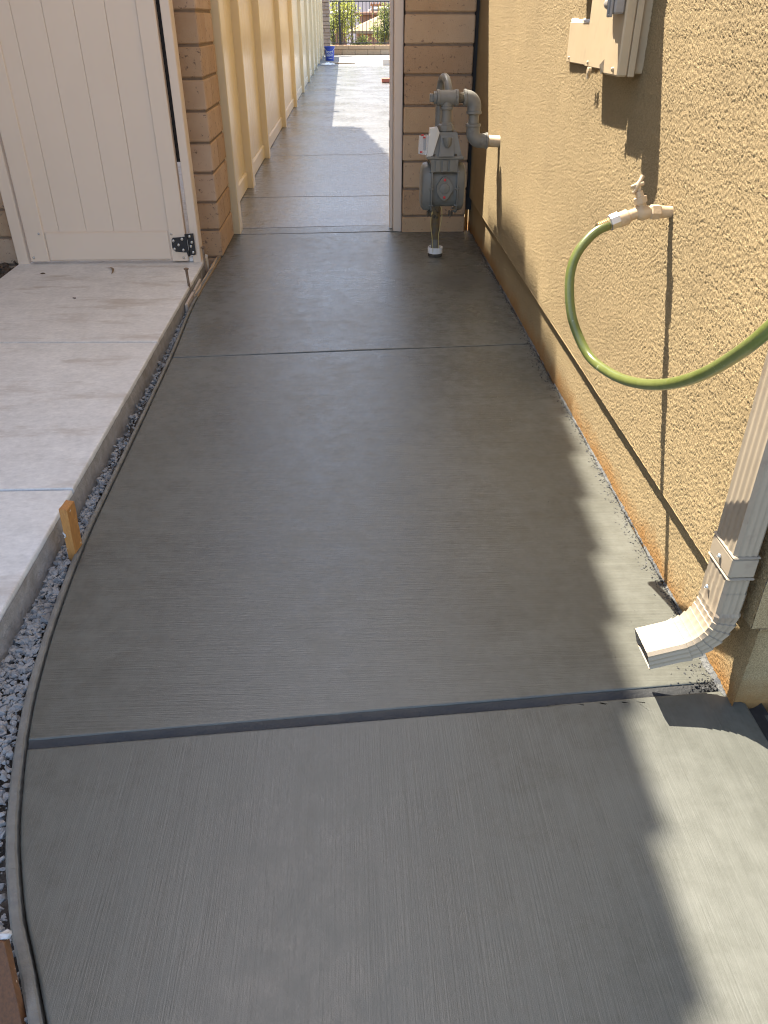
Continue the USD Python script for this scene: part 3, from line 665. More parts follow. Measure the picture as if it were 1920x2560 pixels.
def stones(n, region, size, z, seed, flat=0.65):
    r_ = np.random.default_rng(seed)
    protos = []
    for k in range(30):
        p = r_.normal(size=(13, 3)); p /= np.linalg.norm(p, axis=1)[:, None]
        p *= r_.uniform(0.75, 1.05, (13, 1))
        h = trimesh.convex.convex_hull(p); protos.append((np.asarray(h.vertices), np.asarray(h.faces)))
    vs, fs, c = [], [], 0
    while n > 0:
        p = region(r_)
        if p is None: continue
        n -= 1
        v, f = protos[r_.integers(30)]
        s = size(r_)
        q, _ = np.linalg.qr(r_.normal(size=(3, 3)))
        v = (v * np.array([1.0, r_.uniform(0.6, 0.95), r_.uniform(0.4, 0.8)])) @ q * s
        v[:, 2] *= 0.8
        vs.append(v + [p[0], p[1], z(p, r_) + 0.3 * s]); fs.append(f + c); c += len(v)
    return np.vstack(vs), np.vstack(fs)
def greg(r_):
    y = r_.uniform(-0.2, 4.7) if r_.random() < 0.45 else r_.uniform(0.3, 2.2)
    lo, hi = SX + 0.0, float(Lx(y)) - 0.034
    if hi - lo < 0.004: return None
    return (r_.uniform(lo, hi), y)
def gz(p, r_):
    t = (p[0] - SX) / max(0.01, float(Lx(p[1])) - 0.03 - SX)
    return -0.052 + 0.026 * t - 0.012 * (t < 0.25) + r_.uniform(-0.004, 0.006) + 0.012 * (float(meshkit.noise(np.array([p[0] * 9, p[1] * 6, 0.5]), 3)) - 0.5)
big = stones(1500, greg, lambda r_: r_.uniform(0.007, 0.0145) * (1.25 if r_.random() < 0.15 else 1), gz, 5)
def nreg(r_):
    y = r_.uniform(0.25, 1.7); hi = float(Lx(y)) - 0.032
    return (r_.uniform(max(SX, hi - 0.22), hi), y)
near = stones(1100, nreg, lambda r_: r_.uniform(0.006, 0.0135), gz, 15)
small = stones(3800, greg, lambda r_: r_.uniform(0.0025, 0.006), lambda p, r_: gz(p, r_) - 0.002, 6)
solo('gravel', join(big, near, small), M_gravel, 'blue grey crushed gravel in the gap beside the form board', 'gravel', kind='stuff')
solo('soil', rough(grid(np.linspace(-0.9, 0.2, 60), np.linspace(-0.5, 4.78, 260), lambda U, V: np.stack([np.minimum(U, Lx(V) - 0.02), V, -0.064 + 0 * U], -1)), 0.006, 18), M_soil, kind='structure', smooth=True)

def chips(n, region, L, z, seed):
    r_ = np.random.default_rng(seed); vs, fs, c = [], [], 0
    b = trimesh.creation.box((1, 1, 1)); bv, bf = np.asarray(b.vertices), np.asarray(b.faces)
    for k in range(n):
        q, _ = np.linalg.qr(r_.normal(size=(3, 3)) * np.array([1, 1, 0.35]))
        v = bv * np.array([r_.uniform(0.4, 1) * L, r_.uniform(0.1, 0.3) * L, 0.08 * L]); v = v + (bv[:, :1] ** 2) * 0.1 * L
        v = v @ q.T
        p = region(r_)
        vs.append(v + [p[0], p[1], z + r_.uniform(0, 0.02)]); fs.append(bf + c); c += 8
    return np.vstack(vs), np.vstack(fs)
solo('mulch', chips(1400, lambda r_: (r_.uniform(-2.35, -1.865), r_.uniform(3.3, 4.62)), 0.05, 0.0, 8), M_mulch, 'shredded brown bark mulch beside the walkway at the left edge', 'mulch', kind='stuff')
solo('mulch_bed', rough(grid(np.linspace(-2.6, -1.861, 20), np.linspace(2.0, 4.7, 40), lambda U, V: np.stack([U, V, -0.012 + 0 * U], -1)), 0.008, 14), M_soil, kind='structure', smooth=True)

# ------------------------------------------------------------------ cement along the wall base
def lumps(n, region, size, z, seed):
    return stones(n, region, size, lambda p, r_: z, seed)
def edge_region(r_):
    y = 1.15 + 3.6 * r_.random() ** 1.6
    w = 0.006 + 0.030 * float(meshkit.noise(np.array([y * 3.1, 0.3, 0.7]), 5)) ** 2 + (0.025 if 1.15 < y < 1.35 else 0)
    return (float(wall_low(y)) - abs(r_.normal()) * w - 0.001, y)
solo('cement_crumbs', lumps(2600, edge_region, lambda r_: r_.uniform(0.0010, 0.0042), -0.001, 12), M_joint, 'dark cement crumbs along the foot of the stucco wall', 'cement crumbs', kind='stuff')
solo('cement_splatter', lumps(110, lambda r_: (float(wall_low(2)) - 0.02 - 0.25 * r_.random() ** 2, r_.uniform(1.2, 3.0)), lambda r_: r_.uniform(0.0008, 0.0024), -0.0005, 14), M_dark, 'tiny dark specks scattered on the wet concrete', 'splatter', kind='stuff')
ridge_y = np.linspace(1.13, 5.3, 1600)
def ridge(U, V):
    n_ = meshkit.fbm(np.stack([U * 70, V * 5, 0 * U], -1), 4, 17)
    big = meshkit.fbm(np.stack([U * 3.1, 0 * U, 0 * U], -1), 3, 23)
    w = 0.003 + 0.016 * np.clip(big - 0.35, 0, 1) + 0.018 * np.exp(-((U - 1.24) / 0.12) ** 2) + 0.012 * (meshkit.fbm(np.stack([U * 45, 0 * U, 0 * U], -1), 3, 3) - 0.35)
    x = wall_low(U) + 0.003 - V * np.maximum(w, 0.003)
    z = 0.0005 + 0.010 * (1 - V) ** 2 * (0.2 + n_) + 0.006 * (n_ - 0.5) * (1 - V) - 0.004 * (V > 0.95)
    return np.stack([x, U, z], -1)
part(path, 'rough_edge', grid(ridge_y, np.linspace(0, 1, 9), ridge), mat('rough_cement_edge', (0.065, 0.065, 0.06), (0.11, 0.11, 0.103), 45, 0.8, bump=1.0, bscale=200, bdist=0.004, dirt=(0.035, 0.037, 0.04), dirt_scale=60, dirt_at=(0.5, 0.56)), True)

# ------------------------------------------------------------------ gas meter
MY = 4.42
gm = thing('gas_meter', 'grey gas meter with elbow pipework hanging in front of the right pier', 'gas meter', (0.52, 4.72, 0))
bxl, bxr = 0.392, 0.626
cx = 0.5 * (bxl + bxr)
def P3(x, z, y=MY): return np.array([x, y, z])
# lower round case: drum along x with two bulging covers
def drum(x0, x1, w, zc, h, d, bulge, n=40):
    t = np.linspace(0, 2 * np.pi, n, endpoint=False)
    sq = lambda a, p: np.sign(a) * np.abs(a) ** p
    return sq(np.cos(t), 0.75), sq(np.sin(t), 0.75)
sy, sz = drum(0, 0, 0, 0, 0, 0, 0)
zc, hh, dd = 0.448, 0.122, 0.085
def section(x, k): return np.c_[np.full(len(sy), x), MY + dd * k * sy, zc + hh * k * sz]
def loft(secs):
    n = len(secs[0]); v = np.vstack(secs + [secs[0].mean(0)[None], secs[-1].mean(0)[None]]); f = []
    for k in range(len(secs) - 1):
        for i in range(n):
            j = (i + 1) % n; f += [[k * n + i, k * n + j, (k + 1) * n + j], [k * n + i, (k + 1) * n + j, (k + 1) * n + i]]
    a, b = len(v) - 2, len(v) - 1; k = (len(secs) - 1) * n
    f += [[a, (i + 1) % n, i] for i in range(n)] + [[b, k + i, k + (i + 1) % n] for i in range(n)]
    v = np.asarray(v); f = np.asarray(f)
    return v, f
part(gm, 'case', loft([section(bxl + 0.050, 0.82), section(bxr - 0.042, 0.82)]), M_meter, 40)
part(gm, 'side_cover', loft([section(bxl, 0.72), section(bxl + 0.004, 0.84), section(bxl + 0.014, 0.95), section(bxl + 0.042, 1.0), section(bxl + 0.049, 1.0)]), M_meter, 40)
part(gm, 'side_cover', loft([section(bxr - 0.041, 1.0), section(bxr - 0.034, 1.0), section(bxr - 0.012, 0.95), section(bxr - 0.004, 0.84), section(bxr, 0.72)]), M_meter, 40)
for xx in (bxl + 0.053, bxr - 0.045):
    part(gm, 'rim_flange', loft([section(xx - 0.003, 1.10), section(xx + 0.0035, 1.10)]), M_meter, 40)
    for a in np.linspace(0, 2 * np.pi, 10, endpoint=False):
        q = np.array([xx - 0.012, MY + dd * 1.02 * np.sign(np.cos(a)) * abs(np.cos(a)) ** .75, zc + hh * 1.02 * np.sign(np.sin(a)) * abs(np.sin(a)) ** .75])
        part(gm, 'bolt', cyl(q, q + [0.022, 0, 0], 0.0045, n=8), M_pipe)
# upper body: tapered housing above a flange
part(gm, 'flange', rbox((cx - 0.094, MY - 0.088, 0.590), (cx + 0.100, MY + 0.085, 0.606), 0.005), M_meter)
def taper(x0, x1, y0, y1, z0, X0, X1, Y0, Y1, z1): return hull([(x, y, z0) for x in (x0, x1) for y in (y0, y1)] + [(x, y, z1) for x in (X0, X1) for y in (Y0, Y1)])
part(gm, 'valve_housing', taper(cx - 0.080, cx + 0.088, MY - 0.075, MY + 0.07, 0.606, cx - 0.062, cx + 0.062, MY - 0.05, MY + 0.05, 0.715), M_meter)
part(gm, 'valve_channel', taper(cx - 0.034, cx + 0.045, MY - 0.092, MY, 0.606, cx - 0.022, cx + 0.042, MY - 0.062, MY, 0.70), M_meter)
part(gm, 'valve_boss', hull(np.vstack([lathe((cx + 0.010, MY - 0.070, 0.69), (0, -0.25, -1), [(0, 0.024), (0.03, 0.019), (0.045, 0.008)], 16)[0]])), M_meter, 40)
part(gm, 'apron', taper(cx - 0.070, cx + 0.066, MY - 0.084, MY + 0.05, 0.530, cx - 0.074, cx + 0.072, MY - 0.084, MY + 0.05, 0.590), M_meter)
for dx in (-0.036, 0.0, 0.036):
    part(gm, 'rib', taper(cx + dx - 0.012, cx + dx + 0.012, MY - 0.092, MY - 0.08, 0.535, cx + dx - 0.012, cx + dx + 0.012, MY - 0.092, MY - 0.08, 0.588), M_meter)
for dx in (-0.055, 0.056): part(gm, 'bolt', cyl((cx + dx, MY - 0.078, 0.606), (cx + dx, MY - 0.078, 0.616), 0.006, n=6), M_dark)
# front plate with red seals
pc = np.array([cx + 0.004, MY - 0.0755, 0.450])
rhomb = Polygon([(0.0, 0.056), (0.016, 0.046), (0.036, 0.016), (0.039, 0.0), (0.036, -0.016), (0.016, -0.046), (0, -0.056), (-0.016, -0.046), (-0.036, -0.016), (-0.039, 0), (-0.036, 0.016), (-0.016, 0.046)]).buffer(0.004)
fp = part(gm, 'front_plate', extrude(rhomb, 0.012, [[1, 0, 0, pc[0]], [0, 0, -1, pc[1]], [0, 1, 0, pc[2]], [0, 0, 0, 1]]), M_meter)
part(fp, 'plate_dome', lathe(pc + [0, -0.012, 0], (0, -1, 0), [(0, 0.027), (0.003, 0.025), (0.005, 0.012), (0.006, 0.002)], 20), M_meter, 40)
for s in (-1, 1): part(fp, 'red_seal', lathe(pc + [0, -0.012, s * 0.043], (0, -1, 0), [(0, 0.0068), (0.003, 0.0064), (0.004, 0.003)], 14), M_red, 40)
# index
ix = part(gm, 'index_box', hull([(0.414, MY - 0.08, 0.60), (0.446, MY - 0.08, 0.61), (0.414, MY - 0.03, 0.60), (0.446, MY - 0.03, 0.61),
                                 (0.428, MY - 0.08, 0.735), (0.466, MY - 0.08, 0.74), (0.428, MY - 0.03, 0.735), (0.466, MY - 0.03, 0.74), (0.478, MY - 0.075, 0.715), (0.478, MY - 0.035, 0.715)]), M_indexbox)
M_clear = usdkit.material(stage, LK + 'clear_plastic', {'t': ('transparent_bsdf', {'color': (0.86, 0.86, 0.86)}), 'g': ('glossy_bsdf', {'color': (0.9, 0.9, 0.9), 'roughness': 0.12}),
    'f': ('fresnel', {'IOR': 1.6}), 'd': ('diffuse_bsdf', {'color': (0.7, 0.7, 0.7)}), 'm2': ('mix_closure', {'fac': 0.25}), 'm': ('mix_closure', {})},
    [('f.fac', 'm.fac'), ('t.BSDF', 'm2.closure1'), ('d.BSDF', 'm2.closure2'), ('m2.closure', 'm.closure1'), ('g.BSDF', 'm.closure2')], surface='m.closure')
part(gm, 'index_cover', hull([(0.372, MY - 0.078, 0.618), (0.414, MY - 0.078, 0.612), (0.372, MY - 0.035, 0.618), (0.414, MY - 0.035, 0.612),
                              (0.376, MY - 0.078, 0.70), (0.425, MY - 0.078, 0.705), (0.376, MY - 0.035, 0.70), (0.425, MY - 0.035, 0.705)]), M_clear)
part(gm, 'index_dial', rbox((0.398, MY - 0.07, 0.632), (0.411, MY - 0.042, 0.69), 0.002), M_dark)
for x, z in ((0.39, 0.706), (0.40, 0.695), (0.385, 0.627)): part(gm, 'red_tag', rbox((x - 0.006, MY - 0.083, z - 0.004), (x + 0.006, MY - 0.0785, z + 0.004), 0.001), M_red)
# outlet pipe: union nut, nipple, tee with plug, nipple, elbow, drop, elbow, sleeve to the wall
ox, pz = cx + 0.008, 0.868
part(gm, 'union_nut', lathe((ox, MY, 0.713), (0, 0, 1), [(0, 0.036), (0.006, 0.042), (0.03, 0.042), (0.036, 0.034), (0.044, 0.03)], 8), M_pipe)
part(gm, 'nipple', cyl((ox, MY, 0.74), (ox, MY, 0.83), 0.0255), M_pipe, 40)
tee = join(cyl((ox, MY, 0.818), (ox, MY, pz), 0.031, c=0.003), cyl((ox - 0.052, MY, pz), (ox + 0.058, MY, pz), 0.036, c=0.003))
tee = part(gm, 'tee', tee, M_pipe, 40)
part(tee, 'band', lathe((ox, MY, 0.815), (0, 0, 1), [(0, 0.031), (0.003, 0.0345), (0.014, 0.0345), (0.017, 0.031)]), M_pipe, 40)
part(tee, 'band', lathe((ox - 0.054, MY, pz), (1, 0, 0), [(0, 0.034), (0.003, 0.039), (0.014, 0.039), (0.017, 0.036)]), M_pipe, 40)
part(tee, 'band', lathe((ox + 0.042, MY, pz), (1, 0, 0), [(0, 0.036), (0.003, 0.039), (0.014, 0.039), (0.017, 0.034)]), M_pipe, 40)
part(gm, 'plug', join(cyl((ox - 0.068, MY, pz), (ox - 0.05, MY, pz), 0.030), rbox((ox - 0.088, MY - 0.016, pz - 0.018), (ox - 0.066, MY + 0.016, pz + 0.018), 0.003)), M_pipe, 40)
part(gm, 'nipple', cyl((ox + 0.05, MY, pz), (ox + 0.098, MY, pz), 0.0245), M_ochre, 40, label='short rusty threaded pipe nipple')
ex = ox + 0.138
def arc(c, r, a0, a1, n=14):
    a = np.linspace(a0, a1, n); return np.c_[c[0] + r * np.cos(a), np.full(n, c[1]), c[2] + r * np.sin(a)]
e1 = np.vstack([[ox + 0.088, MY, pz], arc((ox + 0.100, MY, pz - 0.042), 0.042, np.pi / 2, 0), [ex + 0.004, MY, pz - 0.062]])
ELX = ox + 0.142
el = part(gm, 'elbow', tube(e1, 0.0355, 22), M_pipe, 40)
part(el, 'band', lathe((ox + 0.084, MY, pz), (1, 0, 0), [(0, 0.035), (0.003, 0.0395), (0.013, 0.0395), (0.016, 0.035)]), M_pipe, 40)
part(el, 'band', lathe((ELX, MY, pz - 0.075), (0, 0, 1), [(0, 0.035), (0.003, 0.0395), (0.014, 0.0395), (0.017, 0.035)]), M_pipe, 40)
part(gm, 'drop_pipe', cyl((ELX, MY, 0.70), (ELX, MY, pz - 0.06), 0.0275), M_pipe, 40)
lz = 0.668
e2 = np.vstack([[ELX, MY, 0.742], arc((ELX + 0.044, MY, 0.712), 0.044, np.pi, 1.5 * np.pi), [ELX + 0.075, MY, lz]])
el = part(gm, 'elbow', tube(e2, 0.0355, 22), M_pipe, 40)
part(el, 'band', lathe((ELX, MY, 0.735), (0, 0, 1), [(0, 0.035), (0.003, 0.0395), (0.013, 0.0395), (0.016, 0.034)]), M_pipe, 40)
part(el, 'band', lathe((ELX + 0.066, MY, lz), (1, 0, 0), [(0, 0.035), (0.003, 0.0395), (0.012, 0.0395), (0.015, 0.034)]), M_pipe, 40)
part(gm, 'wall_sleeve', tube([(ELX + 0.07, MY, lz), (ELX + 0.10, MY - 0.012, lz), (ELX + 0.15, MY - 0.04, lz), (ELX + 0.19, MY - 0.065, lz)], 0.0285, 22), M_brasspaint, 40, label='pipe stub painted the colour of the wall')
# inlet: riser behind the meter with a bend on top and a shut-off cock
RX_, RY_ = 0.514, 4.74
up_ = np.vstack([[RX_, RY_, -0.05], [RX_, RY_, 0.86], [RX_ + 0.002, RY_ - 0.01, 0.90], [RX_ + 0.006, RY_ - 0.035, 0.93], [RX_ + 0.012, RY_ - 0.075, 0.945], [RX_ + 0.02, RY_ - 0.13, 0.935], [RX_ + 0.026, RY_ - 0.17, 0.90], [RX_ + 0.028, RY_ - 0.18, 0.85], [RX_ + 0.028, RY_ - 0.19, 0.72]])
part(gm, 'riser', tube(np.vstack([up_[:1], spline(up_[1:], 40)]), 0.021, 18), M_pipe, 40)
part(gm, 'shut_off_cock', join(lathe((RX_, RY_, 0.64), (0, 0, 1), [(0, 0.026), (0.01, 0.034), (0.05, 0.034), (0.06, 0.026)], 8), rbox((RX_ - 0.03, RY_ - 0.055, 0.66), (RX_ + 0.03, RY_ - 0.03, 0.675), 0.003)), M_pipe)
part(gm, 'corroded_wrap', rough(lathe((RX_ + 0.001, RY_, 0.10), (0, 0, 1), [(0, 0.022), (0.01, 0.0245), (0.12, 0.025), (0.17, 0.028), (0.2, 0.030), (0.28, 0.029), (0.34, 0.023)], 20), 0.004, 40), M_ochre, 50)
for k in range(5):
    c_ = np.array([RX_ + rng.uniform(-.025, .03), RY_ - 0.02, 0.245 + rng.uniform(-.02, .03)])
    q = trimesh.creation.icosphere(1, rng.uniform(0.006, 0.012)); part(gm, 'rust_flake', rough((q.vertices + c_, q.faces), 0.004, 70, k), M_dark)
part(gm, 'tracer_wire', tube(spline([(RX_ - 0.022, RY_ - 0.03, 0.26), (RX_ - 0.030, RY_ - 0.035, 0.2), (RX_ - 0.020, RY_ - 0.03, 0.12), (RX_ - 0.012, RY_ - 0.03, 0.04), (RX_ - 0.008, RY_ - 0.025, 0.0)], 24), 0.0022, 6), M_yellowwire, True)
part(gm, 'tracer_wire', tube(spline([(RX_ + 0.02, RY_ - 0.03, 0.3), (RX_ + 0.030, RY_ - 0.03, 0.2), (RX_ + 0.018, RY_ - 0.03, 0.12), (RX_ + 0.020, RY_ - 0.025, 0.03), (RX_ + 0.012, RY_ - 0.02, 0.0)], 24), 0.0022, 6), M_yellowwire, True)
for a in range(6):
    part(gm, 'hanging_bolt', cyl((bxl + 0.04 + 0.008 * (a % 3) + (0.115 if a > 2 else 0), MY - 0.06 + 0.02 * (a % 2), 0.305), (bxl + 0.035 + 0.008 * (a % 3) + (0.12 if a > 2 else 0), MY - 0.065 + 0.02 * (a % 2), 0.333), 0.004, n=8), M_dark)
col = thing('pipe_collar', 'white plastic ring around the gas riser on the concrete', 'pipe collar', (RX_, RY_, 0))
prof_o = [(0.0, 0.0435), (0.022, 0.0435)]
def ring(z0, z1, ro, ri): return lathe((RX_ + 0.006, RY_ + 0.01, 0), (0, 0, 1), [(z0, ri), (z0, ro), (z1, ro), (z1, ri), (z0 + 0.001, ri)], 36)
part(col, 'sleeve', ring(-0.01, 0.018, 0.0425, 0.038), M_dark, 40)
part(col, 'white_band', ring(0.0185, 0.052, 0.0445, 0.0385), M_white, 40)

# ------------------------------------------------------------------ electrical box on the wall
eb = thing('electric_box', 'beige metal electrical box mounted on the stucco wall at the top right', 'electrical box', (0.77, 2.4, 1.08))
WX = float(wall_up(2.4))
part(eb, 'back_box', rbox((0.7285, 2.262, 1.082), (WX + 0.01, 2.64, 1.75), 0.004), M_stuccopaint)
part(eb, 'front_panel', rbox((0.7175, 2.384, 1.084), (0.728, 2.638, 1.75), 0.002), M_stuccopaint)
part(eb, 'panel_gap', rbox((0.7255, 2.3755, 1.085), (0.728, 2.3835, 1.75), 0.0002), M_dark)
cv = part(eb, 'cover', rbox((0.699, 2.247, 1.077), (0.7265, 2.375, 1.75), 0.004), M_stuccopaint)
part(eb, 'side_flange', rbox((0.7275, 2.249, 1.076), (0.7455, 2.2615, 1.75), 0.002), M_stuccopaint)
part(eb, 'meter_socket', lathe((WX - 0.24, 2.358, 1.48), (1, 0, 0), [(0, 0.04), (0.004, 0.058), (0.03, 0.062), (0.2, 0.064), (0.24, 0.064)], 32), M_stuccopaint, 40)
part(eb, 'upper_box', rbox((0.735, 2.662, 1.272), (WX + 0.01, 2.93, 1.75), 0.004), M_stuccopaint)
lt = part(eb, 'latch', rbox((0.672, 2.255, 1.213), (0.6985, 2.30, 1.262), 0.004), M_oldmetal)
part(lt, 'latch_knob', lathe((0.685, 2.305, 1.236), (0, 1, 0), [(0, 0.012), (0.006, 0.016), (0.03, 0.016), (0.034, 0.013), (0.05, 0.013), (0.055, 0.010)], 18), M_oldmetal, 40)
part(lt, 'latch_ring', join(rbox((0.664, 2.262, 1.206), (0.6715, 2.268, 1.258), 0.002), rbox((0.664, 2.286, 1.206), (0.6715, 2.292, 1.258), 0.002), rbox((0.664, 2.269, 1.206), (0.6715, 2.285, 1.213), 0.002)), M_oldmetal)
part(eb, 'seal_tab', hull([(0.7, 2.378, 1.082), (0.698, 2.392, 1.075), (0.69, 2.385, 1.098), (0.70, 2.378, 1.112), (0.706, 2.395, 1.09)]), M_stuccopaint)
part(eb, 'screw', lathe((0.6985, 2.285, 1.092), (-1, 0, 0), [(0, 0.006), (0.004, 0.005), (0.006, 0.003)], 12), M_stuccopaint, 40)
part(eb, 'hub', join(lathe((0.750, 2.68, 1.07), (-1, 0, 0), [(0, 0.012), (0.008, 0.012), (0.01, 0.008)], 10), cyl((0.750, 2.70, 1.068), (0.750, 2.70, 1.048), 0.006, n=10)), M_stuccopaint)
part(eb, 'side_plate', rbox((0.7665, 2.75, 1.078), (0.79, 3.06, 1.196), 0.003), M_stuccopaint)

part(eb, 'caulk', rough(tube([(0.775, 2.76 + 0.03 * k, 1.1985) for k in range(11)], 0.0055, 8), 0.004, 90), M_white, True)
part(eb, 'caulk', rough(tube([(0.772, 2.655 + 0.025 * k, 1.0795) for k in range(5)], 0.004, 8), 0.004, 90), M_stuccopaint, True)
for y_, z_ in ((2.79, 1.092), (3.02, 1.092), (2.60, 1.095)): part(eb, 'screw', lathe((0.7663 if y_ > 2.7 else 0.717, y_, z_), (-1, 0, 0), [(0, 0.005), (0.003, 0.004), (0.004, 0.002)], 10), M_stuccopaint)

# ------------------------------------------------------------------ spigot and hose
SY_, SZ_ = 1.888, 0.818
sp = thing('hose_spigot', 'beige painted brass hose spigot sticking out of the stucco wall', 'spigot', (0.765, SY_, SZ_))
def SP(x, y, z): return np.array([x, SY_ + y, SZ_ + z])
part(sp, 'supply_pipe', lathe(SP(0.785, 0, 0), (-1, 0, 0), [(0, 0.0125), (0.03, 0.0130), (0.05, 0.0145)], 20), M_brasspaint, 40)
part(sp, 'hex_collar', lathe(SP(0.737, 0, 0), (-1, 0, 0), [(0, 0.014), (0.003, 0.0175), (0.022, 0.0175), (0.025, 0.014)], 6), M_brasspaint)
part(sp, 'valve_body', rough(hull(np.vstack([lathe(SP(0.713, 0, 0), (-1, 0, -0.1), [(0, 0.013), (0.018, 0.018), (0.03, 0.014)], 16)[0], lathe(SP(0.69, 0.0, -0.006), (0, 0, 1), [(0, 0.014), (0.01, 0.016), (0.02, 0.013)], 16)[0]])), 0.0008, 60), M_brasspaint, 50)
part(sp, 'outlet', tube([SP(0.690, 0, 0.0), SP(0.675, -0.001, -0.004), SP(0.655, -0.004, -0.012)], [0.0125, 0.0125, 0.014], 18), M_brasspaint, 40)
part(sp, 'hose_thread', lathe(SP(0.662, -0.003, -0.008), (-1, -0.1, -0.42), [(0, 0.0145), (0.003, 0.0175), (0.024, 0.0175), (0.027, 0.0155)], 20), M_brasspaint, 40)
ax = np.array([-0.33, 0.12, 1.0])
part(sp, 'bonnet', lathe(SP(0.692, 0.0, 0.008), ax, [(0, 0.0115), (0.012, 0.0115), (0.013, 0.0155), (0.026, 0.0155), (0.027, 0.010), (0.040, 0.0085), (0.041, 0.005), (0.056, 0.005)], 8), M_brasspaint)
hc = SP(0.692, 0.0, 0.008) + ax / np.linalg.norm(ax) * 0.054
hd = np.cross(ax, [0, 1, 0]); hd /= np.linalg.norm(hd)
hv = np.array([0.45, 0.3, 0.75]); hv /= np.linalg.norm(hv)
part(sp, 'handle', rough(join(tube([hc - hv * 0.021, hc - hv * 0.010, hc, hc + hv * 0.010, hc + hv * 0.023], [0.0045, 0.0045, 0.007, 0.0045, 0.005], 10), tube([hc - hd * 0.014, hc, hc + hd * 0.016], [0.0045, 0.006, 0.004], 10)), 0.001, 80), M_brasspaint, 50)

hose_pts = [(0.636, 1.882, 0.802), (0.616, 1.876, 0.791), (0.592, 1.873, 0.783), (0.561, 1.862, 0.759), (0.537, 1.848, 0.729), (0.524, 1.829, 0.688), (0.524, 1.808, 0.641), (0.531, 1.786, 0.596), (0.546, 1.767, 0.56), (0.563, 1.733, 0.528), (0.579, 1.675, 0.519), (0.59, 1.584, 0.531), (0.598, 1.466, 0.565), (0.603, 1.343, 0.617), (0.606, 1.254, 0.667), (0.605, 1.184, 0.714), (0.601, 1.121, 0.761), (0.601, 1.07, 0.807), (0.614, 1.054, 0.841), (0.66, 0.98, 0.98), (0.72, 0.90, 0.98), (0.80, 0.82, 0.80), (0.85, 0.78, 0.4), (0.90, 0.72, 0.06), (1.1, 0.60, 0.012), (1.6, 0.4, 0.012)]
hs = thing('garden_hose', 'green rubber garden hose looping down from the spigot', 'hose', (0.6, 1.7, 0.5))
from scipy.ndimage import gaussian_filter1d
hose_path = spline(hose_pts[1:], 480); hose_path = np.vstack([hose_path[:1], gaussian_filter1d(hose_path, 2, axis=0, mode='nearest')[1:]])
part(hs, 'tube', tube(hose_path, 0.0112, 20), M_hose, True)
hd_ = np.array([-0.9, -0.06, -0.35]); hd_ /= np.linalg.norm(hd_)
c0 = np.array([0.640, 1.883, 0.8035])
part(hs, 'coupling_nut', lathe(c0, hd_, [(0, 0.0165), (0.002, 0.019), (0.022, 0.019), (0.024, 0.0165)], 8), M_alum, label='shiny aluminium coupling nut')
part(hs, 'ferrule', lathe(c0 + hd_ * 0.024, hd_, [(0, 0.0145)] + [(0.003 + 0.0045 * k + d, r_) for k in range(6) for d, r_ in ((0, 0.0128), (0.0022, 0.0146))] + [(0.030, 0.0118)], 20), M_brass, label='ribbed brass ferrule on the hose end')

# ------------------------------------------------------------------ downspout
dx0, dx1, dy0, dy1 = 0.690, 0.738, 1.115, 1.200
ds = thing('downspout', 'tan metal downspout with an elbow at the near wall corner', 'downspout', (0.715, 1.157, 0.1))
def ribbed(w, d, nrib=4, depth=0.0018, r=0.006):
    """closed outline: width w along a, depth d along b, ribs on all four faces"""
    out = []
    corners = [(-w / 2, -d / 2), (w / 2, -d / 2), (w / 2, d / 2), (-w / 2, d / 2)]
    for k in range(4):
        a, b = np.array(corners[k]), np.array(corners[(k + 1) % 4]); L = np.linalg.norm(b - a); t = (b - a) / L; n_ = np.array([t[1], -t[0]])
        nr = nrib if L > 0.06 else 3
        for s in np.linspace(r, L - r, nr * 6 + 1):
            q = (s - r) / (L - 2 * r)
            out.append(a + t * s - n_ * depth * (0.5 - 0.5 * np.cos(2 * np.pi * nr * q)))
    return np.array(out)
W_, D_ = dx1 - dx0, dy1 - dy0
cxp, cyp = 0.5 * (dx0 + dx1), 0.5 * (dy0 + dy1)
sec = ribbed(W_, D_)
def sweep_xz(path, widths=None, sec=sec, k=1.0, cap=False):
    """sweep the outline along a path lying in the x-z plane at y = cyp; a runs along the path's normal in that plane, b along y"""
    path = np.asarray(path, float); tan = np.gradient(path, axis=0); tan /= np.linalg.norm(tan, axis=1)[:, None]
    v = []
    for p, t in zip(path, tan):
        nx = np.array([-t[1], t[0]])       # points to +x when going down
        a = sec[:, 0] * k; b = sec[:, 1] * k
        v.append(np.c_[p[0] + nx[0] * a, cyp + b, p[1] + nx[1] * a])
    n_ = len(sec); m_ = len(path); f = []
    for q in range(m_ - 1):
        for i in range(n_):
            j = (i + 1) % n_; f.append([q * n_ + i, (q + 1) * n_ + i, (q + 1) * n_ + j, q * n_ + j])
    return np.vstack(v), np.array(f)
def shell(path, k=1.0, th=0.0012):
    v, f = arr(sweep_xz(path, k=k)); v2, f2 = arr(sweep_xz(path, k=k - 2 * th / 0.07))
    n_ = len(sec); N = len(v); last = (len(path) - 1) * n_
    rim = []
    for i in range(n_):
        j = (i + 1) % n_
        rim += [[last + i, last + j, N + last + j], [last + i, N + last + j, N + last + i]]
    return np.vstack([v, v2]), np.vstack([f, f2[:, ::-1] + N, rim])
part(ds, 'pipe', sweep_xz([(cxp, 5.9), (cxp, 3.0), (cxp, 1.5), (cxp, 0.6), (cxp, 0.25)]), M_spout, 35)
ang = np.radians(74); R0 = 0.10
ca = (cxp - R0, 0.229)
arcp = [(ca[0] + R0 * np.cos(t), ca[1] - R0 * np.sin(t)) for t in np.linspace(0, ang, 84)]
dv = np.array([-np.sin(ang), -np.cos(ang)])
endp = [tuple(np.array(arcp[-1]) + dv * s) for s in np.linspace(0.008, 0.064, 9)]
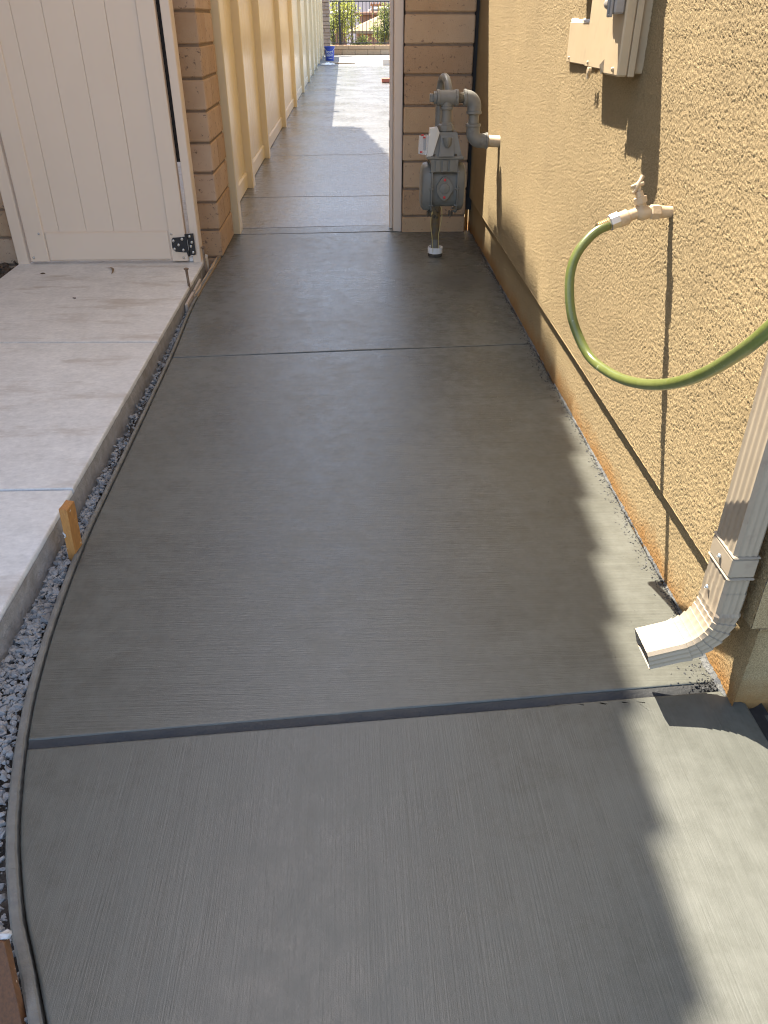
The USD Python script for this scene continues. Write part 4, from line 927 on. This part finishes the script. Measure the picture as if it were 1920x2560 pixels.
ep = [(cxp, 0.285), (cxp, 0.27), (cxp, 0.25), (cxp, 0.236)] + arcp + endp
# pleats on the bend: each pleat flares a little over the next
ks = np.ones(len(ep)); 
for i in range(len(arcp)):
    ph = (i / len(arcp) * 7) % 1.0
    ks[4 + i] = 1.0 + 0.09 * (1 - ph) ** 1.3
def shell_k(path, ks, th=0.0012):
    path = np.asarray(path, float); tan = np.gradient(path, axis=0); tan /= np.linalg.norm(tan, axis=1)[:, None]
    def sw(off):
        v = []
        for p, t, k in zip(path, tan, ks):
            nx = np.array([-t[1], t[0]]); s_ = sec * np.array([1 - off / W_, 1 - off / D_])
            a, b = s_[:, 0] * k, s_[:, 1] * (1 + (k - 1) * 0.7)
            v.append(np.c_[p[0] + nx[0] * a, cyp + b, p[1] + nx[1] * a])
        return np.vstack(v)
    n_, m_ = len(sec), len(path); f = []
    for q in range(m_ - 1):
        for i in range(n_):
            j = (i + 1) % n_; f.append([q * n_ + i, (q + 1) * n_ + i, (q + 1) * n_ + j]); f.append([q * n_ + i, (q + 1) * n_ + j, q * n_ + j])
    f = np.array(f); v, v2 = sw(0), sw(2 * th); N = len(v); last = (m_ - 1) * n_; rim = []
    for i in range(n_):
        j = (i + 1) % n_; rim += [[last + i, last + j, N + last + j], [last + i, N + last + j, N + last + i]]
    return np.vstack([v, v2]), np.vstack([f, f[:, ::-1] + N, rim])
ks[:4] = [1.035, 1.03, 1.02, 1.0]
part(ds, 'elbow', shell_k(ep, ks), M_spout, 20)
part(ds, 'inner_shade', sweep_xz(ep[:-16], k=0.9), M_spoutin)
def band(z0, z1, k):
    s0 = np.array([(-W_ / 2, -D_ / 2), (W_ / 2, -D_ / 2), (W_ / 2, D_ / 2), (-W_ / 2, D_ / 2)]) * k
    return rbox((cxp - W_ / 2 * k, cyp - D_ / 2 * k, z0), (cxp + W_ / 2 * k, cyp + D_ / 2 * k, z1), 0.003)
st = part(ds, 'strap', join(band(0.325, 0.368, 1.05), band(0.319, 0.325, 1.10), band(0.368, 0.373, 1.09)), M_spout)
screw(ds, dx0 - 0.0025, 1.158, 0.345, 0.005, (-1, 0, 0))
screw(ds, dx0 - 0.0025, 1.170, 0.262, 0.005, (-1, 0, 0))

# ------------------------------------------------------------------ things at the far end
bk = thing('bucket', 'blue plastic bucket with white lettering beside the end of the fence', 'bucket', (-0.51, 31.5, 0))
BX, BY = -0.505, 31.55
part(bk, 'body', lathe((BX, BY, 0), (0, 0, 1), [(0, 0.142), (0.01, 0.146), (0.37, 0.168), (0.372, 0.175), (0.40, 0.178), (0.402, 0.19), (0.43, 0.192), (0.432, 0.172), (0.10, 0.150)], 40), M_bucket, 35)
part(bk, 'handle', tube([(BX + 0.19 * math.sin(a), BY - 0.19 * math.cos(a) - 0.002, 0.39 - 0.12 * math.cos(a) ** 2) for a in np.linspace(-1.5, 1.5, 24)], 0.004, 8), M_screw, True)
def letter(txt, h, zc, off=0.0):
    t = meshkit.text_mesh(txt, h, 0.003, bold=True); v = np.asarray(t.vertices)
    x = v[:, 0] - (v[:, 0].min() + v[:, 0].max()) / 2 + off; z = v[:, 1] + zc
    r_ = 0.146 + 0.022 * z / 0.37 + 0.0012 + v[:, 2]
    return np.c_[BX + r_ * np.sin(x / 0.16), BY - r_ * np.cos(x / 0.16), z], np.asarray(t.faces)
part(bk, 'lettering', letter('DO IT', 0.062, 0.225), M_white)
part(bk, 'lettering', letter('RIGHT', 0.055, 0.135), M_white)
part(bk, 'lettering', letter('Lowe\u2019s', 0.03, 0.055, 0.03), M_white)
def sheetf(U, V):
    n_ = meshkit.fbm(np.stack([U * 6, V * 6, 0 * U], -1), 3, 4)
    return np.stack([-0.74 + 0.45 * U, 28.2 + 1.1 * V, 0.01 + 0.09 * n_ * np.sin(np.pi * U) * np.sin(np.pi * V)], -1)
solo('plastic_sheet', grid(np.linspace(0, 1, 24), np.linspace(0, 1, 24), sheetf), M_sheet, 'crumpled clear plastic sheet lying in front of the blue bucket', 'plastic sheet', smooth=True)
solo('stick', tube([(-0.40, 29.1, 0.02), (-0.1, 29.0, 0.02), (0.2, 29.05, 0.02), (0.36, 29.02, 0.025)], 0.018, 8), M_bare, 'thin wooden stick lying on the far concrete', 'stick', smooth=True)
solo('board_offcut', rbox((1.20, 27.9, 0.012), (1.75, 28.15, 0.16), 0.006), M_vinyl, 'pale board offcut on the far sunlit concrete', 'board')
solo('red_brick', rbox((0.84, 19.9, 0.012), (1.15, 20.15, 0.09), 0.008), M_brickred, 'red brick lying on the sunlit concrete by the gate jamb', 'brick')
fw_ = thing('garden_wall', 'low tan block wall at the far end of the yard', 'wall', (1.5, 36.8, 0))
part(fw_, 'mortar', rbox((-0.75, 36.715, -0.1), (6.0, 36.9, 0.33), 0.004), M_mortar)
x = -0.60
while x < 6:
    part(fw_, 'block', block((x + 0.006, 36.70, 0.004), (x + 0.519, 36.92, 0.195), 0.008, int(x * 9) + 40), M_blockv[int(x * 7) % 3])
    x += 0.525
x = -0.86
while x < 6:
    part(fw_, 'cap_block', block((x + 0.006, 36.685, 0.205), (x + 1.044, 36.935, 0.345), 0.010, int(x * 9) + 90), M_block)
    x += 1.05
pi_ = thing('stone_pillar', 'stacked ledger stone pillar at the left end of the iron fence', 'pillar', (-0.72, 36.3, 0))
part(pi_, 'core', rbox((-0.98, 36.14, -0.1), (-0.55, 36.5, 2.4), 0.01), M_mortar)
z = -0.05; k = 0
while z < 2.4:
    h_ = rng.uniform(0.09, 0.17); xs = [-1.0] + ([rng.uniform(-0.85, -0.65)] if k % 3 else []) + [-0.525]
    for a, b in zip(xs[:-1], xs[1:]):
        o = rng.uniform(-0.02, 0.02)
        part(pi_, 'stone', rough(rbox((a + .006, 36.11 + o, z + .008), (b - .006 + o, 36.52, z + h_ - .004), 0.014), 0.01, 7, k), M_stone)
    z += h_; k += 1
irf = thing('iron_fence', 'black iron railing standing on the low block wall', 'fence', (1.0, 36.8, 0.36))
for z0, z1 in ((0.395, 0.435), (1.815, 1.86)):
    part(irf, 'rail', rbox((-0.53, 36.78, z0), (6.0, 36.82, z1), 0.004), M_iron)
part(irf, 'rail_post', rbox((-0.185, 36.765, 0.34), (-0.125, 36.835, 1.81), 0.004), M_iron)
x = -0.405
while x < 6:
    part(irf, 'bar', rbox((x - 0.011, 36.789, 0.40), (x + 0.011, 36.811, 1.82), 0.002), M_iron)
    x += 0.1475

def crown(c, rad, n, size, seed, clumps=14):
    r_ = np.random.default_rng(seed); vs = []
    cs = r_.normal(size=(clumps, 3)); cs /= np.linalg.norm(cs, axis=1)[:, None]; cs *= r_.uniform(0.25, 0.85, (clumps, 1))
    k = r_.integers(clumps, size=n)
    p = cs[k] + r_.normal(size=(n, 3)) * 0.17
    p = np.asarray(c) + p * np.asarray(rad)
    a = r_.normal(size=(n, 3)); a /= np.linalg.norm(a, axis=1)[:, None]
    b = np.cross(a, r_.normal(size=(n, 3))); b /= np.linalg.norm(b, axis=1)[:, None]
    s = size * r_.uniform(0.6, 1.3, (n, 1))
    v = np.stack([p - a * s, p + b * s * 0.4, p + a * s, p - b * s * 0.4], 1).reshape(-1, 3)
    i = np.arange(n)[:, None] * 4
    return v, np.vstack([i + [0, 1, 2], i + [0, 2, 3]])
def tree(name, label, x, y, z0, h, rad, n, size, m_, seed, cat='shrub'):
    t = thing(name, label, cat, (x, y, z0))
    r_ = np.random.default_rng(seed + 100)
    limbs = [tube(spline([(x, y, z0), (x + 0.05, y, z0 + h * 0.35), (x - 0.03, y + 0.04, z0 + h * 0.7)], 10), np.linspace(0.06, 0.025, 10) * max(1, h / 3), 8)]
    for k in range(5):
        e = np.array([x, y, z0 + h * 0.6]) + r_.normal(size=3) * np.array([rad[0] * .4, rad[1] * .4, rad[2] * .35])
        limbs.append(tube([(x, y, z0 + h * (0.2 + 0.08 * k)), tuple((np.array([x, y, z0 + h * 0.4]) + e) / 2), tuple(e)], [0.025, 0.016, 0.008], 6))
    part(t, 'trunk', join(*limbs), M_trunk, True)
    part(t, 'crown', crown((x, y, z0 + h * 0.62), rad, n, size, seed, 22), m_)
tree('shrub', 'airy yellow green shrub behind the left part of the railing', -0.10, 38.3, -0.2, 2.6, (0.55, 0.5, 1.15), 1000, 0.06, M_leafA, 1)
tree('shrub', 'small bushy shrub beside the stone pillar', -0.45, 38.0, -0.2, 1.6, (0.35, 0.4, 0.75), 700, 0.055, M_leafB, 2)
tree('shrub', 'tall slim yellow green shrub in the middle behind the railing', 0.32, 38.8, -0.3, 2.7, (0.42, 0.5, 1.2), 800, 0.06, M_leafA, 3)
tree('shrub', 'large dense shrub behind the right part of the railing', 1.72, 38.4, -0.3, 2.1, (0.62, 0.6, 1.0), 1900, 0.058, M_leafB, 4)
tree('shrub', 'low dark shrub at the foot of the railing centre', 0.85, 38.0, -0.2, 0.9, (0.55, 0.4, 0.42), 700, 0.06, M_leafB, 5)

def hip_house(name, label, x0, x1, y0, y1, z0, zw, zr, wm, rm, ridge=0.3, win=()):
    t = thing(name, label, 'house', (0.5 * (x0 + x1), y0, z0))
    part(t, 'wall', rbox((x0, y0, z0), (x1, y1, zw), 0.02), wm)
    o = 0.5; w = x1 - x0; ym = 0.5 * (y0 + y1)
    part(t, 'roof', hull([(x0 - o, y0 - o, zw + .01), (x1 + o, y0 - o, zw + .01), (x1 + o, y1 + o, zw + .01), (x0 - o, y1 + o, zw + .01), (x0 - o, y0 - o, zw + .16), (x1 + o, y0 - o, zw + .16), (x1 + o, y1 + o, zw + .16), (x0 - o, y1 + o, zw + .16),
                          (x0 + w * ridge, ym, zr), (x1 - w * ridge, ym, zr)]), rm)
    for (a, b, c_, d_) in win:
        f_ = part(t, 'window', rbox((a, y0 - 0.05, c_), (b, y0 - 0.003, d_), 0.02), M_white)
        part(f_, 'pane', rbox((a + .08, y0 - 0.065, c_ + .08), (b - .08, y0 - 0.051, d_ - .08), 0.004), M_glass)
hip_house('far_house', 'far house with a sandy tiled hip roof rising to the right behind the railing', 0.9, 12.0, 55.5, 65, -5.2, 0.5, 2.2, M_farwall, M_farroof, 0.31, ((2.2, 3.2, -1.6, -0.5), (4.4, 5.4, -1.6, -0.5)))
hip_house('far_house', 'brown far house standing behind the sandy hip roof', 1.35, 8.0, 67, 75, -5.2, 1.52, 1.80, M_farwall, M_farwall, 0.3, ((1.9, 2.6, 0.7, 1.3),))
hip_house('far_house', 'narrow far house with a cream roof at the left behind the shrubs', -0.75, 0.25, 75, 79, -5.2, 1.55, 1.95, M_farwall, M_farwhite, 0.3, ((-0.3, 0.05, 0.7, 1.3),))
hip_house('far_house', 'pale far house at the right edge beside the gate jamb', 2.9, 9.0, 80, 88, -5.2, 1.9, 2.45, M_farwhite, M_farwhite, 0.3, ((3.3, 4.0, 0.9, 1.6),))
pg = thing('pergola', 'red brown timber pergola behind the far roofs', 'pergola', (2.6, 66, -5.2))
for xx in (2.12, 2.55, 2.95): part(pg, 'pergola_post', rbox((xx - .05, 65.9, -5.2), (xx + .05, 66.0, 2.05), 0.01), M_timber)
part(pg, 'beam', rbox((1.95, 65.88, 2.052), (3.15, 66.02, 2.18), 0.02), M_timber)
for k in range(6): part(pg, 'rafter', rbox((2.0 + .2 * k, 65.4, 2.184), (2.06 + .2 * k, 66.6, 2.28), 0.01), M_timber)

# ------------------------------------------------------------------ litter on the walkway
def leaf(pts, w, z):
    c = spline(pts, 14); t = np.gradient(c, axis=0); n_ = np.c_[-t[:, 1], t[:, 0], 0 * t[:, 0]]; n_ /= np.linalg.norm(n_, axis=1)[:, None]
    ww = w * np.sin(np.linspace(0.08, np.pi - 0.05, 14))[:, None]
    v = np.vstack([c - n_ * ww, c + n_ * ww]); v[:, 2] += z
    f = [[i, i + 1, 15 + i] for i in range(13)] + [[i, 15 + i, 14 + i] for i in range(13)]
    return v, np.array(f)
solo('dry_leaf', leaf([(-1.36, 4.40, 0.003), (-1.32, 4.39, 0.008), (-1.29, 4.33, 0.006), (-1.285, 4.27, 0.002)], 0.006, SZ), M_dryleaf, 'curled dry leaf on the walkway below the left gate', 'leaf')
for k, (x, y, s, lab) in enumerate([(-1.66, 4.30, 0.013, 'dark bark chip on the walkway below the left stile'), (-1.80, 3.98, 0.016, 'dark bark chip at the left edge of the walkway'), (-1.36, 3.85, 0.010, 'small bark chip in the middle of the far walkway slab')]):
    q = trimesh.creation.icosphere(1, s); solo('bark_chip', rough((q.vertices * [1, .5, .25] + [x, y, SZ + 0.003], q.faces), 0.004, 50, k), M_mulch, lab, 'bark chip')
